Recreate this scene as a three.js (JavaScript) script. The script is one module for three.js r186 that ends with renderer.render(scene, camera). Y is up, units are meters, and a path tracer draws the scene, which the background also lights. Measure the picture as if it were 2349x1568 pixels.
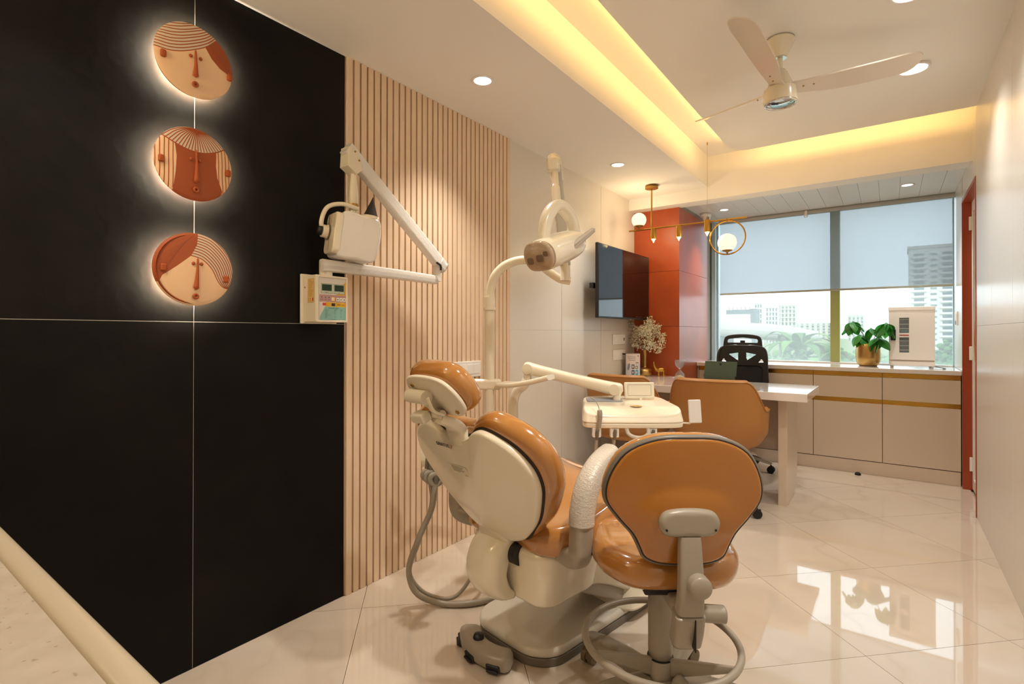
import * as THREE from 'three';
import { RoundedBoxGeometry } from 'three/addons/geometries/RoundedBoxGeometry.js';
import { TextGeometry } from 'three/addons/geometries/TextGeometry.js';
import { FontLoader } from 'three/addons/loaders/FontLoader.js';
import { mergeGeometries } from 'three/addons/utils/BufferGeometryUtils.js';
import { RectAreaLightUniformsLib } from 'three/addons/lights/RectAreaLightUniformsLib.js';

// ---------------------------------------------------------------- camera, sky, exposure
const scene = new THREE.Scene();
const renderer = new THREE.WebGLRenderer({ antialias: true });
renderer.toneMapping = THREE.LinearToneMapping;
renderer.toneMappingExposure = 1.0;
renderer.shadowMap.enabled = true;
RectAreaLightUniformsLib.init();
const camera = new THREE.PerspectiveCamera(66.83, 2349 / 1568, 0.02, 3000);
camera.rotation.order = 'YXZ';
camera.position.set(1.9283, 1.15, 0);
camera.rotation.set(0.0047, 0.6303, 0.001);
camera.setViewOffset(2349, 1568, 0, 27.6, 2349, 1568);   // the lens is shifted a little
scene.background = new THREE.Color().setRGB(2.9, 3.1, 3.35);   // bright even haze
const sun = new THREE.DirectionalLight(new THREE.Color().setRGB(1, 0.95, 0.86), 0.8);   // behind the building: lights the city, never the room
sun.position.set(60, 120, 90); sun.target.position.set(0, 0, -100);
sun.castShadow = true; sun.shadow.camera.left = sun.shadow.camera.bottom = -200; sun.shadow.camera.right = sun.shadow.camera.top = 200; sun.shadow.camera.far = 600;
sun.shadow.mapSize.set(2048, 2048);
scene.add(sun, sun.target);
const DOWN = new THREE.Color().setRGB(1, 0.945, 0.86), COVE = new THREE.Color().setRGB(1, 0.58, 0.17), HALO = new THREE.Color().setRGB(1, 0.87, 0.66), BULB = new THREE.Color().setRGB(1, 0.74, 0.42);
const DOWN_CD = 4.2, COVE_RADIANCE = 27;

// ---------------------------------------------------------------- helpers
const PI = Math.PI, V = (x, y, z) => new THREE.Vector3(x, y, z);
let seed = 7;
const rnd = () => { seed = (seed * 1664525 + 1013904223) >>> 0; return seed / 4294967296; };
const rr = (a, b) => a + (b - a) * rnd();
const taken = {};
const numbered = (n) => { const k = taken[n] = (taken[n] ?? -1) + 1; return k ? n + '_' + String(k).padStart(3, '0') : n; };
const add = (o, parent) => { parent.add(o); o.traverse((m) => { if (m.isMesh) { m.castShadow = true; m.receiveShadow = true; } }); return o; };
function part(name, geo, mat, parent, pos, rot) {
  const m = new THREE.Mesh(geo, mat); m.name = name;
  if (pos) m.position.set(...pos);
  if (rot) m.rotation.set(...rot);
  return add(m, parent);
}
function thing(name, label, category, pos = [0, 0, 0], turn = 0, group) {
  const o = new THREE.Group(); o.name = numbered(name); scene.add(o);
  o.position.set(...pos); o.rotation.y = turn; o.userData = { label, category };
  if (group) o.userData.group = group;
  return o;
}
function structure(name, label) { const o = new THREE.Group(); o.name = name; o.userData = { kind: 'structure', label, category: name.split('_')[0] }; scene.add(o); return o; }
function copy(o, pos, turn, label) { const c = o.clone(); c.name = numbered(o.name.replace(/_\d{3}$/, '')); c.userData = { ...o.userData }; if (label) c.userData.label = label; c.position.set(...pos); if (turn !== undefined) c.rotation.y = turn; scene.add(c); return c; }
const box = (w, h, d, r = 0.003, s = 2) => (r > 0 ? new RoundedBoxGeometry(w, h, d, s, Math.min(r, w / 2.01, h / 2.01, d / 2.01)) : new THREE.BoxGeometry(w, h, d));
// a box from corner to corner, placed
const span = (name, a, b, mat, parent, r = 0) => part(name, box(Math.abs(b[0] - a[0]), Math.abs(b[1] - a[1]), Math.abs(b[2] - a[2]), r), mat, parent, [(a[0] + b[0]) / 2, (a[1] + b[1]) / 2, (a[2] + b[2]) / 2]);
const cyl = (r, h, n = 32, r2 = r) => new THREE.CylinderGeometry(r2, r, h, n);
const lathe = (p, n = 48) => new THREE.LatheGeometry(p.map(([r, y]) => new THREE.Vector2(Math.max(r, 0.00001), y)), n);
const moved = (g, x, y, z, rx = 0, ry = 0, rz = 0) => g.applyMatrix4(new THREE.Matrix4().compose(V(x, y, z), new THREE.Quaternion().setFromEuler(new THREE.Euler(rx, ry, rz)), V(1, 1, 1)));
const joined = (...g) => mergeGeometries(g.map((x) => { const y = x.index ? x.toNonIndexed() : x.clone(); for (const k of Object.keys(y.attributes)) if (!['position', 'normal', 'uv'].includes(k)) y.deleteAttribute(k); if (!y.attributes.uv) y.setAttribute('uv', new THREE.BufferAttribute(new Float32Array(y.attributes.position.count * 2), 2)); return y; }));
// uv in metres, by the axis a face looks along
function metric(g, ox = 0, oy = 0) {
  g = g.index ? g.toNonIndexed() : g;
  const p = g.attributes.position, n = g.attributes.normal, uv = new Float32Array(p.count * 2);
  for (let i = 0; i < p.count; i++) {
    const ax = Math.abs(n.getX(i)), ay = Math.abs(n.getY(i)), az = Math.abs(n.getZ(i)), x = p.getX(i), y = p.getY(i), z = p.getZ(i);
    const [u, v] = ax > ay && ax > az ? [z, y] : ay > az ? [x, z] : [x, y];
    uv[2 * i] = u + ox; uv[2 * i + 1] = v + oy;
  }
  g.setAttribute('uv', new THREE.BufferAttribute(uv, 2)); return g;
}
const curve = (pts, closed = false, tension = 0.5) => new THREE.CatmullRomCurve3(pts.map((p) => (p.isVector3 ? p : V(...p))), closed, 'centripetal', tension);
const smooth = (pts, n) => { const c = curve(pts.map(([x, y]) => [x, y, 0]), true); return Array.from({ length: n }, (_, i) => { const p = c.getPoint(i / n); return [p.x, p.y]; }); };
const mirror = (half) => [...half, ...half.filter(([x]) => x > 1e-6).map(([x, y]) => [-x, y]).reverse()];
// a tube along points; radius a number, [across, up] or a function of t giving either; e is the squareness of the section
function sweep(pts, radius, { seg = 40, n = 16, ref, e = 2, closed = false, twist = 0, straight = false } = {}) {
  const c = straight ? null : curve(pts, closed), vs = pts.map((p) => (p.isVector3 ? p : V(...p)));
  const at = (t) => { if (c) return c.getPoint(t); const k = Math.min(t * (vs.length - 1), vs.length - 1.0001), i = Math.floor(k); return vs[i].clone().lerp(vs[i + 1], k - i); };
  if (straight) seg = Math.max(seg, 1);
  const P = [], idx = [];
  let up = ref ? V(...ref) : null, prev = null;
  const rows = seg + 1;
  for (let i = 0; i < rows; i++) {
    const t = i / seg, o = at(t), h = 1e-3, T = at(Math.min(1, t + h)).sub(at(Math.max(0, t - h))).normalize();
    let N;
    if (up) N = up.clone().addScaledVector(T, -up.dot(T)).normalize();
    else if (!prev) { const a = Math.abs(T.y) < 0.9 ? V(0, 1, 0) : V(1, 0, 0); N = a.addScaledVector(T, -a.dot(T)).normalize(); }
    else N = prev.clone().addScaledVector(T, -prev.dot(T)).normalize();
    prev = N;
    const B = T.clone().cross(N), r = typeof radius === 'function' ? radius(t) : radius, [ra, ru] = Array.isArray(r) ? r : [r, r];
    for (let k = 0; k < n; k++) {
      const a = (k / n) * 2 * PI + twist, cs = Math.cos(a), sn = Math.sin(a), q = (v) => Math.sign(v) * Math.pow(Math.abs(v), 2 / e);
      P.push(o.clone().addScaledVector(B, ra * q(cs)).addScaledVector(N, ru * q(sn)));
    }
  }
  for (let i = 0; i < rows - 1; i++) for (let k = 0; k < n; k++) { const a = i * n + k, b = i * n + ((k + 1) % n), c2 = a + n, d = b + n; idx.push(a, b, c2, b, d, c2); }
  const flat = (row, flip) => { const s = P.length; for (let k = 0; k < n; k++) P.push(P[row * n + k].clone()); const m = P.slice(s).reduce((x, y) => x.add(y), V(0, 0, 0)).multiplyScalar(1 / n); P.push(m); for (let k = 0; k < n; k++) { const a = s + k, b = s + ((k + 1) % n); flip ? idx.push(s + n, b, a) : idx.push(s + n, a, b); } };
  if (!closed) { flat(0, true); flat(rows - 1, false); }
  const g = new THREE.BufferGeometry();
  g.setAttribute('position', new THREE.BufferAttribute(new Float32Array(P.flatMap((p) => [p.x, p.y, p.z])), 3));
  const uv = new Float32Array(P.length * 2);
  for (let i = 0; i < rows; i++) for (let k = 0; k < n; k++) { uv[2 * (i * n + k)] = k / n; uv[2 * (i * n + k) + 1] = i / seg * 3; }
  g.setAttribute('uv', new THREE.BufferAttribute(uv, 2));
  g.setIndex(idx); g.computeVertexNormals(); return g;
}
// tapering hollow ends rounded off: radius falls to a point at both ends
const blunt = (r, k = 0.06) => (t) => { const e = Math.min(t, 1 - t) / k, s = e >= 1 ? 1 : Math.sqrt(Math.max(0.0004, 1 - (1 - e) * (1 - e))); const q = typeof r === 'function' ? r(t) : r; return Array.isArray(q) ? q.map((x) => x * s) : q * s; };
// a cushion or a moulded plate over an outline in x, y; its thickness runs along z and place(x, y, z) bends it
function pad(outline, thick, { edge = thick / 2, dome = 0, under = 0, place, rings = 6, center } = {}) {
  const n = outline.length, c = center ?? outline.reduce((a, p) => [a[0] + p[0] / n, a[1] + p[1] / n], [0, 0]), P = [], idx = [], uv = [], rows = [];
  const h = thick / 2, re = Math.min(edge, h), row = (inset, share, z) => rows.push({ inset, share, z });
  for (let k = 0; k <= rings; k++) { const t = k / rings; row(edge, Math.max(t, 0.001), h + dome * (1 - t * t)); }
  for (let k = 1; k <= 8; k++) { const a = (k / 8) * PI; const cs = Math.cos(a), sn = Math.sin(a); row(edge * (1 - sn), 1, cs > 0 ? h - re + re * cs : -(h - re) + re * cs); }
  for (let k = rings - 1; k >= 0; k--) { const t = k / rings; row(edge, Math.max(t, 0.001), -h - under * (1 - t * t)); }
  for (const { inset, share, z } of rows) for (const [x, y] of outline) {
    const dx = x - c[0], dy = y - c[1], l = Math.hypot(dx, dy), s = share * Math.max(0.02, 1 - inset / l), X = c[0] + dx * s, Y = c[1] + dy * s;
    P.push(place ? place(X, Y, z) : V(X, Y, z)); uv.push(X, Y);
  }
  for (let i = 0; i < rows.length - 1; i++) for (let k = 0; k < n; k++) { const a = i * n + k, b = i * n + ((k + 1) % n), c2 = a + n, d = b + n; idx.push(a, c2, b, b, c2, d); }
  const g = new THREE.BufferGeometry();
  g.setAttribute('position', new THREE.BufferAttribute(new Float32Array(P.flatMap((p) => [p.x, p.y, p.z])), 3));
  g.setAttribute('uv', new THREE.BufferAttribute(new Float32Array(uv), 2));
  g.setIndex(idx); g.computeVertexNormals(); return g;
}
const roundRect = (w, h, r, n = 6, cx = 0, cy = 0) => { const o = []; for (const [sx, sy, a0] of [[1, 1, 0], [-1, 1, 90], [-1, -1, 180], [1, -1, 270]]) for (let k = 0; k <= n; k++) { const a = (a0 + (90 * k) / n) * PI / 180; o.push([cx + sx * (w / 2 - r) + r * Math.cos(a), cy + sy * (h / 2 - r) + r * Math.sin(a)]); } return o; };
const shapeOf = (pts, holes = []) => { const s = new THREE.Shape(pts.map(([x, y]) => new THREE.Vector2(x, y))); for (const h of holes) s.holes.push(new THREE.Path(h.map(([x, y]) => new THREE.Vector2(x, y)))); return s; };
const extrude = (pts, depth, bevel = 0.002, holes = []) => new THREE.ExtrudeGeometry(shapeOf(pts, holes), { depth, bevelEnabled: bevel > 0, bevelSize: bevel, bevelThickness: bevel, bevelSegments: 3, bevelOffset: -bevel, steps: 1 });

// ---------------------------------------------------------------- computed textures
function hash(x, y, s) { let h = Math.imul(x | 0, 374761393) ^ Math.imul(y | 0, 668265263) ^ Math.imul(s | 0, 1274126177); h = Math.imul(h ^ (h >>> 13), 1274126177); return ((h ^ (h >>> 16)) >>> 0) / 4294967296; }
function noise(x, y, per, s) { const ix = Math.floor(x), iy = Math.floor(y), f = (t) => t * t * (3 - 2 * t), u = f(x - ix), v = f(y - iy), w = (a) => ((a % per) + per) % per, h = (a, b) => hash(w(a), w(b), s); return (h(ix, iy) * (1 - u) + h(ix + 1, iy) * u) * (1 - v) + (h(ix, iy + 1) * (1 - u) + h(ix + 1, iy + 1) * u) * v; }
function fbm(x, y, per, oct, s) { let a = 0, k = 0.5, t = 0; for (let i = 0; i < oct; i++) { a += k * noise(x, y, per, s + i); t += k; x *= 2; y *= 2; per *= 2; k *= 0.55; } return a / t; }
function texture(size, metres, fn, srgb = true) {   // fn(u, v) in 0..1 -> [r, g, b] in 0..1 (sRGB where srgb)
  const d = new Uint8Array(size * size * 4);
  for (let y = 0; y < size; y++) for (let x = 0; x < size; x++) { const c = fn((x + 0.5) / size, (y + 0.5) / size), i = (y * size + x) * 4; for (let k = 0; k < 3; k++) d[i + k] = Math.max(0, Math.min(255, Math.round(255 * (c.length ? c[k] : c)))); d[i + 3] = 255; }
  const t = new THREE.DataTexture(d, size, size, THREE.RGBAFormat);
  t.wrapS = t.wrapT = THREE.RepeatWrapping; t.magFilter = THREE.LinearFilter; t.minFilter = THREE.LinearMipmapLinearFilter; t.generateMipmaps = true;
  if (srgb) t.colorSpace = THREE.SRGBColorSpace;
  t.repeat.set(1 / metres, 1 / metres); t.needsUpdate = true; return t;
}
const mix3 = (a, b, t) => a.map((x, i) => x + (b[i] - x) * t), hex = (h) => [(h >> 16) / 255, ((h >> 8) & 255) / 255, (h & 255) / 255];
function print(w, h, draw) { const c = document.createElement('canvas'); c.width = w; c.height = h; draw(c.getContext('2d'), w, h); const t = new THREE.CanvasTexture(c); t.colorSpace = THREE.SRGBColorSpace; return t; }
const slateMap = texture(512, 1.7, (u, v) => { const a = fbm(u * 5, v * 5, 5, 5, 11), b = fbm(u * 24, v * 24, 24, 3, 31), m = Math.pow(a, 1.6) * 0.75 + 0.25 * b; return mix3(hex(0x0d0c0b), hex(0x292520), m); });
const slateBump = texture(512, 1.7, (u, v) => { const a = fbm(u * 14, v * 14, 14, 5, 51), r = 1 - Math.abs(2 * fbm(u * 30, v * 20, 10, 3, 77) - 1); return 0.6 * a + 0.4 * r * r; }, false);
const marbleMap = texture(512, 1.9, (u, v) => { const w = fbm(u * 4, v * 4, 4, 4, 5), vein = Math.pow(1 - Math.abs(2 * fbm(u * 3 + w * 1.2, v * 3 + w * 0.8, 3, 4, 19) - 1), 12); return mix3(mix3(hex(0xc9baa9), hex(0xd2c5b6), w), hex(0xb09c86), 0.25 * vein); });
const woodMap = texture(256, 0.5, (u, v) => { const g = fbm(u * 40, v * 3, 1024, 3, 9), l = fbm(u * 8, v * 2, 1024, 2, 14); return mix3(hex(0xdabc9c), hex(0xe9d0b3), 0.6 * g + 0.4 * l); });
const terracottaMap = texture(256, 1.1, (u, v) => { const a = fbm(u * 6, v * 6, 6, 5, 91); return mix3(hex(0x9c4320), hex(0xb2542d), a); });
const crinkle = texture(512, 0.14, (u, v) => { const w = fbm(u * 6, v * 6, 6, 3, 3), r = 1 - Math.abs(2 * fbm(u * 9 + w, v * 9 - w, 9, 3, 23) - 1), q = 1 - Math.abs(2 * fbm(u * 16 - w, v * 5 + w, 80, 2, 41) - 1); return 0.6 * r * r + 0.4 * q * q * q; }, false);
crinkle.repeat.set(3, 3);
const quartzMap = texture(512, 0.35, (u, v) => { const a = fbm(u * 20, v * 20, 20, 3, 61), s = noise(u * 70, v * 70, 70, 5) > 0.93 ? 0.35 : 0, b = noise(u * 40, v * 40, 40, 8) > 0.95 ? 0.3 : 0; return mix3(mix3(hex(0xb9ac9b), hex(0xc6bbab), a), hex(0x7d6f5f), Math.max(s, b)); });
const fabricBump = texture(128, 0.02, (u, v) => 0.5 + 0.25 * Math.sin(u * 2 * PI * 8) + 0.25 * Math.sin(v * 2 * PI * 8), false);

// ---------------------------------------------------------------- materials
const std = (color, roughness = 0.5, more = {}) => new THREE.MeshPhysicalMaterial({ color, roughness, ...more });
const M = {
  paint: std(0xedeae4, 0.75), panel: std(0xdad3c8, 0.3), panelWhite: std(0xdcd8d2, 0.26), joint: std(0xb08a58, 0.5), filler: std(0x9a958c, 0.8), dark: std(0x1a1816, 0.6),
  slate: std(0xc8c8c8, 0.55, { specularIntensity: 0.25, map: slateMap, bumpMap: slateBump, bumpScale: 0.002 }), slat: std(0xffffff, 0.5, { map: woodMap }),
  tile: std(0xffffff, 0.03, { map: marbleMap, ior: 1.9 }), grout: std(0xb3a088, 0.8), terracotta: std(0xffffff, 0.28, { map: terracottaMap }), doorRed: std(0xa04524, 0.35),
  plank: std(0xe8e6e4, 0.18), cream: std(0xe9dfc8, 0.22, { clearcoat: 0.6, clearcoatRoughness: 0.1 }), creamMatt: std(0xe3d9c3, 0.4), vinyl: std(0xb2783a, 0.16, { clearcoat: 1, clearcoatRoughness: 0.04 }),
  leather: std(0xa87238, 0.42), stone: std(0x9c9282, 0.35), stoneDark: std(0x6f675b, 0.45), black: std(0x17171a, 0.45), blackGloss: std(0x08080a, 0.05), rubber: std(0x111111, 0.7), gap: std(0x2a1c12, 0.7),
  chrome: std(0xd8d6d2, 0.12, { metalness: 1 }), brass: std(0xc79a46, 0.25, { metalness: 1 }), brassMatt: std(0xb38c4a, 0.42, { metalness: 1 }), gold: std(0xcfa96a, 0.3, { metalness: 1, anisotropy: 0.4 }), alu: std(0xb9c6cc, 0.35, { metalness: 0.6 }), aluPaint: std(0xa9bcc6, 0.4),
  wrapped: std(0xcfc7b8, 0.13, { ior: 1.7, bumpMap: crinkle, bumpScale: 0.0013 }), wrappedCream: std(0xe9dfc8, 0.3, { clearcoat: 1, clearcoatRoughness: 0.05, bumpMap: crinkle, bumpScale: 0.0004 }), wrappedWhite: std(0xe6e2dc, 0.16, { ior: 1.6, bumpMap: crinkle, bumpScale: 0.0007 }),
  film: std(0xffffff, 0.04, { transmission: 1, thickness: 0, ior: 1.45, bumpMap: crinkle, bumpScale: 0.003 }),
  white: std(0xefebe6, 0.3), laminate: std(0xd6c4b0, 0.3), worktop: std(0xe6ded6, 0.12, { clearcoat: 0.5, clearcoatRoughness: 0.04 }), glass: std(0xf4fbfc, 0.42, { transmission: 1, thickness: 0, ior: 1.5 }), clear: std(0xe9f0f2, 0.03, { transmission: 0.9, thickness: 0, ior: 1.5 }),
  smoke: std(0x9a8570, 0.12, { transmission: 0.75, thickness: 0, ior: 1.45 }), blind: std(0xa8a8ab, 0.66, { transmission: 1, thickness: 0, bumpMap: fabricBump, bumpScale: 0.0002 }), blindBar: std(0xaaa99a, 0.5), olive: std(0xa9ac6a, 0.35),
  lampGlow: std(0xffffff, 0.4, { emissive: new THREE.Color(1, 0.97, 0.92), emissiveIntensity: 5 }), globe: std(0xfff4e4, 0.35, { emissive: new THREE.Color(1, 0.86, 0.66), emissiveIntensity: 0.85 }), candle: std(0xffe0b0, 0.3, { emissive: new THREE.Color(1, 0.66, 0.28), emissiveIntensity: 5 }),
  strip: std(0xffffff, 0.5, { emissive: COVE, emissiveIntensity: 3 }), haloGlow: std(0xffffff, 0.5, { emissive: HALO, emissiveIntensity: 400 }),
  clay: std(0xa8501f, 0.7), clayCream: std(0xe6b688, 0.6), green: std(0x3c4a38, 0.55), leaf: std(0x3f9a35, 0.4, { transmission: 0.3, thickness: 0 }), leafDark: std(0x2f7d2c, 0.4, { transmission: 0.3, thickness: 0 }), stem: std(0x3d4a1e, 0.7), soil: std(0x3b2a1c, 0.9), sand: std(0xd8b48c, 0.9), dry: std(0xd9d0b4, 0.9), dryStem: std(0x7b6c3c, 0.9), wood: std(0xb07b42, 0.4),
};

// ---------------------------------------------------------------- the room: metres, x from the left wall, -z towards the window
const W = 2.363, NEAR = 1.4, SOFFIT = 2.36, XS = 0.703, ZB = -4.46, BEAM = 2.262, PANEL = 2.545, TOP = 2.62, NICHE = 2.30, ZWIN = -5.71, ZCOL = -4.58, XCOL = 0.421, DESK_TOP = 0.76, SILL = 0.865;
{ // floor: tiles of 600 mm laid on the diagonal, cut at the walls
  const o = structure('floor', 'polished beige marble floor of large diagonal tiles');
  span('screed', [-0.15, -0.25, NEAR + 0.15], [W + 0.35, -0.012, -5.85], M.grout, o);
  const clip = (poly, nx, nz, c) => { const out = []; poly.forEach((p, i) => { const q = poly[(i + 1) % poly.length], a = p[0] * nx + p[1] * nz - c, b = q[0] * nx + q[1] * nz - c; if (a <= 0) out.push(p); if ((a < 0 && b > 0) || (a > 0 && b < 0)) { const t = a / (a - b); out.push([p[0] + (q[0] - p[0]) * t, p[1] + (q[1] - p[1]) * t]); } }); return out; };
  const S = 0.8555, G = 0.0013;
  for (let i = -6; i < 12; i++) for (let j = -12; j < 6; j++) {
    const c1 = 4.094 + (i - 4) * S, c2 = -0.38 + j * S;   // x - z from c1, x + z from c2
    let poly = [[c1 + G, c2 + G], [c1 + S - G, c2 + G], [c1 + S - G, c2 + S - G], [c1 + G, c2 + S - G]].map(([a, b]) => [(a + b) / 2, (b - a) / 2]);
    for (const k of [[-1, 0, 0], [1, 0, W + 0.04], [0, -1, 5.7], [0, 1, NEAR]]) poly = clip(poly, ...k);
    if (poly.length < 3) continue;
    const g = metric(moved(extrude(poly.map(([x, z]) => [x, -z]), 0.012, 0), 0, -0.012, 0, -PI / 2, 0, 0), hash(i, j, 1) * 2, hash(i, j, 2) * 2);
    part('floor_tile', g, M.tile, o);
  }
}
{ // left wall: slate slabs, ribbed wood slats, then smooth panels
  const o = structure('wall_left', 'left wall of black slate slabs, wooden slats and beige panels');
  span('wall_body', [-0.17, -0.1, NEAR], [-0.014, 2.75, -4.7], M.filler, o);
  const slab = (z0, z1, y0, y1, m, name, k) => part(name, metric(box(0.0135, y1 - y0 - 0.0022, z0 - z1 - 0.0022, 0.0006, 1), k, k * 1.7), m, o, [-0.00675, (y0 + y1) / 2, (z0 + z1) / 2]);
  slab(NEAR, -0.792, 0, 1.185, M.slate, 'slab', 0.3); slab(NEAR, -0.792, 1.185, SOFFIT, M.slate, 'slab', 0.9); slab(-0.792, -1.399, 0, 1.185, M.slate, 'slab', 1.6); slab(-0.792, -1.399, 1.185, SOFFIT, M.slate, 'slab', 2.2);
  for (const [a, b] of [[[-0.0134, 0, -0.7926], [-0.0004, SOFFIT, -0.7914]], [[-0.0134, 1.1841, NEAR], [-0.0002, 1.1859, -0.793]], [[-0.0134, 1.1841, -0.791], [-0.0002, 1.1859, -1.398]]]) span('joint_filler', a, b, std(0xa8a39a, 0.8), o);
  part('slat_backing', metric(box(0.008, SOFFIT, 1.213, 0.0005, 1)), M.slat, o, [-0.0095, SOFFIT / 2, -2.0065]);
  const N = 32, pitch = (2.612 - 1.4) / N, slats = [0, 1, 2, 3].map((k) => metric(box(0.0155, SOFFIT, pitch - 0.009, 0.002, 2), k * 0.13, k * 0.21));
  for (let k = 0; k < N; k++) part('slat', slats[(k * 7) % 4], M.slat, o, [0.0022, SOFFIT / 2, -1.4 - pitch * (k + 0.5)]);
  for (const [z0, z1] of [[-2.614, -3.253], [-3.257, -3.885], [-3.889, ZCOL]]) for (const [y0, y1] of [[0, 1.166], [1.1665, SOFFIT]]) part('wall_panel', box(0.0135, y1 - y0, z0 - z1, 0.0005, 1), M.panel, o, [-0.00675, (y0 + y1) / 2, (z0 + z1) / 2]);
  for (const z of [-3.255, -3.887]) span('joint_strip', [-0.0134, 0, z - 0.003], [-0.004, SOFFIT, z + 0.003], M.joint, o);
}
{ // the terracotta column in the corner by the window
  const o = structure('wall_corner', 'terracotta clad column in the corner beside the window');
  span('wall_body', [-0.17, -0.1, ZCOL - 0.012], [XCOL - 0.012, 2.75, -5.85], M.filler, o);
  for (const [y0, y1] of [[0, 1.204], [1.206, 1.70], [1.702, BEAM]]) {
    part('wall_panel', metric(box(XCOL, y1 - y0, 0.012, 0.0005, 1), y0, y0), M.terracotta, o, [XCOL / 2, (y0 + y1) / 2, ZCOL - 0.006]);
    part('wall_panel', metric(box(0.012, y1 - y0, 0.86, 0.0005, 1), y0 + 0.4, y0), M.terracotta, o, [XCOL - 0.006, (y0 + y1) / 2, ZCOL - 0.0125 - 0.43]);
  }
}
{ // right wall: satin panels up to the door, then the reveal beside the window
  const o = structure('wall_right', 'right wall of pale satin panels with a recessed door');
  span('wall_body', [W + 0.014, -0.1, NEAR], [W + 0.3, 2.75, -4.31], M.filler, o);
  span('wall_body', [W + 0.014, 2.14, -4.31], [W + 0.3, 2.75, -5.05], M.filler, o);
  span('wall_body', [W + 0.014, -0.1, -5.07], [W + 0.3, 2.75, -5.85], M.filler, o);
  span('wall_body', [W + 0.18, -0.1, -4.31], [W + 0.3, 2.14, -5.07], M.filler, o);
  const zs = [NEAR, 0.32, -0.295, -0.91, -1.525, -2.14, -2.53, -3.13, -3.71, -4.309];
  for (let k = 0; k < zs.length - 1; k++) for (const [y0, y1] of [[0, 1.192], [1.193, TOP]]) part('wall_panel', box(0.0135, y1 - y0, zs[k] - zs[k + 1] - 0.002, 0.0005, 1), M.panelWhite, o, [W + 0.00675, (y0 + y1) / 2, (zs[k] + zs[k + 1]) / 2]);
  span('wall_panel', [W, 2.131, -4.311], [W + 0.0135, TOP, -5.05], M.panelWhite, o);
  span('wall_panel', [W, 0, -5.072], [W + 0.0135, NICHE, -5.72], M.panelWhite, o);
}
{ // door
  const o = structure('door_1', 'white framed glass door set in a terracotta red jamb');
  span('jamb', [W - 0.004, 0, -5.071], [W + 0.18, 2.13, -5.046], M.doorRed, o, 0.002);
  span('jamb', [W - 0.004, 0, -4.311], [W + 0.18, 2.13, -4.335], M.doorRed, o, 0.002);
  span('jamb', [W - 0.004, 2.106, -4.336], [W + 0.18, 2.13, -5.045], M.doorRed, o, 0.002);
  const leaf = new THREE.Group(); leaf.name = 'door_leaf'; o.add(leaf);
  for (const [a, b] of [[[W + 0.05, 0.012, -5.044], [W + 0.085, 2.104, -4.99]], [[W + 0.05, 0.012, -4.39], [W + 0.085, 2.104, -4.338]], [[W + 0.05, 0.012, -4.989], [W + 0.085, 0.09, -4.391]], [[W + 0.05, 2.03, -4.989], [W + 0.085, 2.104, -4.391]]]) span('frame', a, b, M.white, leaf, 0.003);
  span('pane', [W + 0.064, 0.09, -4.989], [W + 0.07, 2.03, -4.391], M.smoke, leaf);
  for (const y of [0.19, 1.0, 1.95]) span('hinge', [W + 0.034, y - 0.05, -5.046], [W + 0.05, y + 0.05, -5.03], M.white, o, 0.003);
  part('handle', sweep([[W + 0.05, 1.24, -4.4], [W + 0.012, 1.255, -4.4], [W + 0.006, 1.11, -4.4], [W + 0.012, 0.965, -4.4], [W + 0.05, 0.98, -4.4]], 0.011, { seg: 24, n: 10, straight: true }), M.wood, o);
}
{ // near wall behind the photographer and the wall under the window
  const o = structure('wall_near', 'plain painted wall behind the counter'); span('wall_body', [-0.17, -0.1, NEAR], [W + 0.3, 2.75, NEAR + 0.15], M.paint, o);
  const p = structure('wall_window', 'low wall under the window behind the cabinets'); span('wall_body', [XCOL - 0.012, -0.1, -5.72], [W + 0.3, SILL - 0.04, -5.85], M.filler, p);
}
{ // ceiling
  const o = structure('ceiling', 'stepped white ceiling with a lit cove and a dropped panel');
  span('slab', [-0.17, TOP, NEAR + 0.15], [W + 0.3, 2.8, -5.85], M.paint, o);
  span('soffit', [-0.014, SOFFIT, NEAR], [XS, TOP, ZB], M.paint, o);
  span('beam', [-0.014, BEAM, ZB], [W + 0.014, TOP, -4.62], M.paint, o);
  const r = 0.13, pts = [[0.93, -NEAR]]; for (let k = 0; k <= 10; k++) { const a = PI - (k / 10) * PI / 2; pts.push([0.945 + r + r * Math.cos(a), 4.25 - r + r * Math.sin(a)]); } pts.push([W, 4.25], [W, -NEAR]);
  part('drop_panel', moved(extrude(pts.reverse(), 0.012, 0), 0, PANEL, 0, -PI / 2, 0, 0), M.paint, o);
  span('panel_hanger', [1.15, PANEL + 0.012, NEAR], [W, TOP, -4.0], M.paint, o);
  span('niche_slab', [-0.014, NICHE + 0.012, -4.621], [W + 0.014, TOP, -5.85], M.plank, o);
  for (let x = XCOL - 0.43; x < W; x += 0.1335) { const a = Math.max(x + 0.0006, 0), b = Math.min(x + 0.1329, W); if (b - a > 0.02) part('ceiling_plank', box(b - a, 0.012, 1.1, 0.0012, 1), M.plank, o, [(a + b) / 2, NICHE + 0.006, -4.621 - 0.55]); }
}
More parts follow.
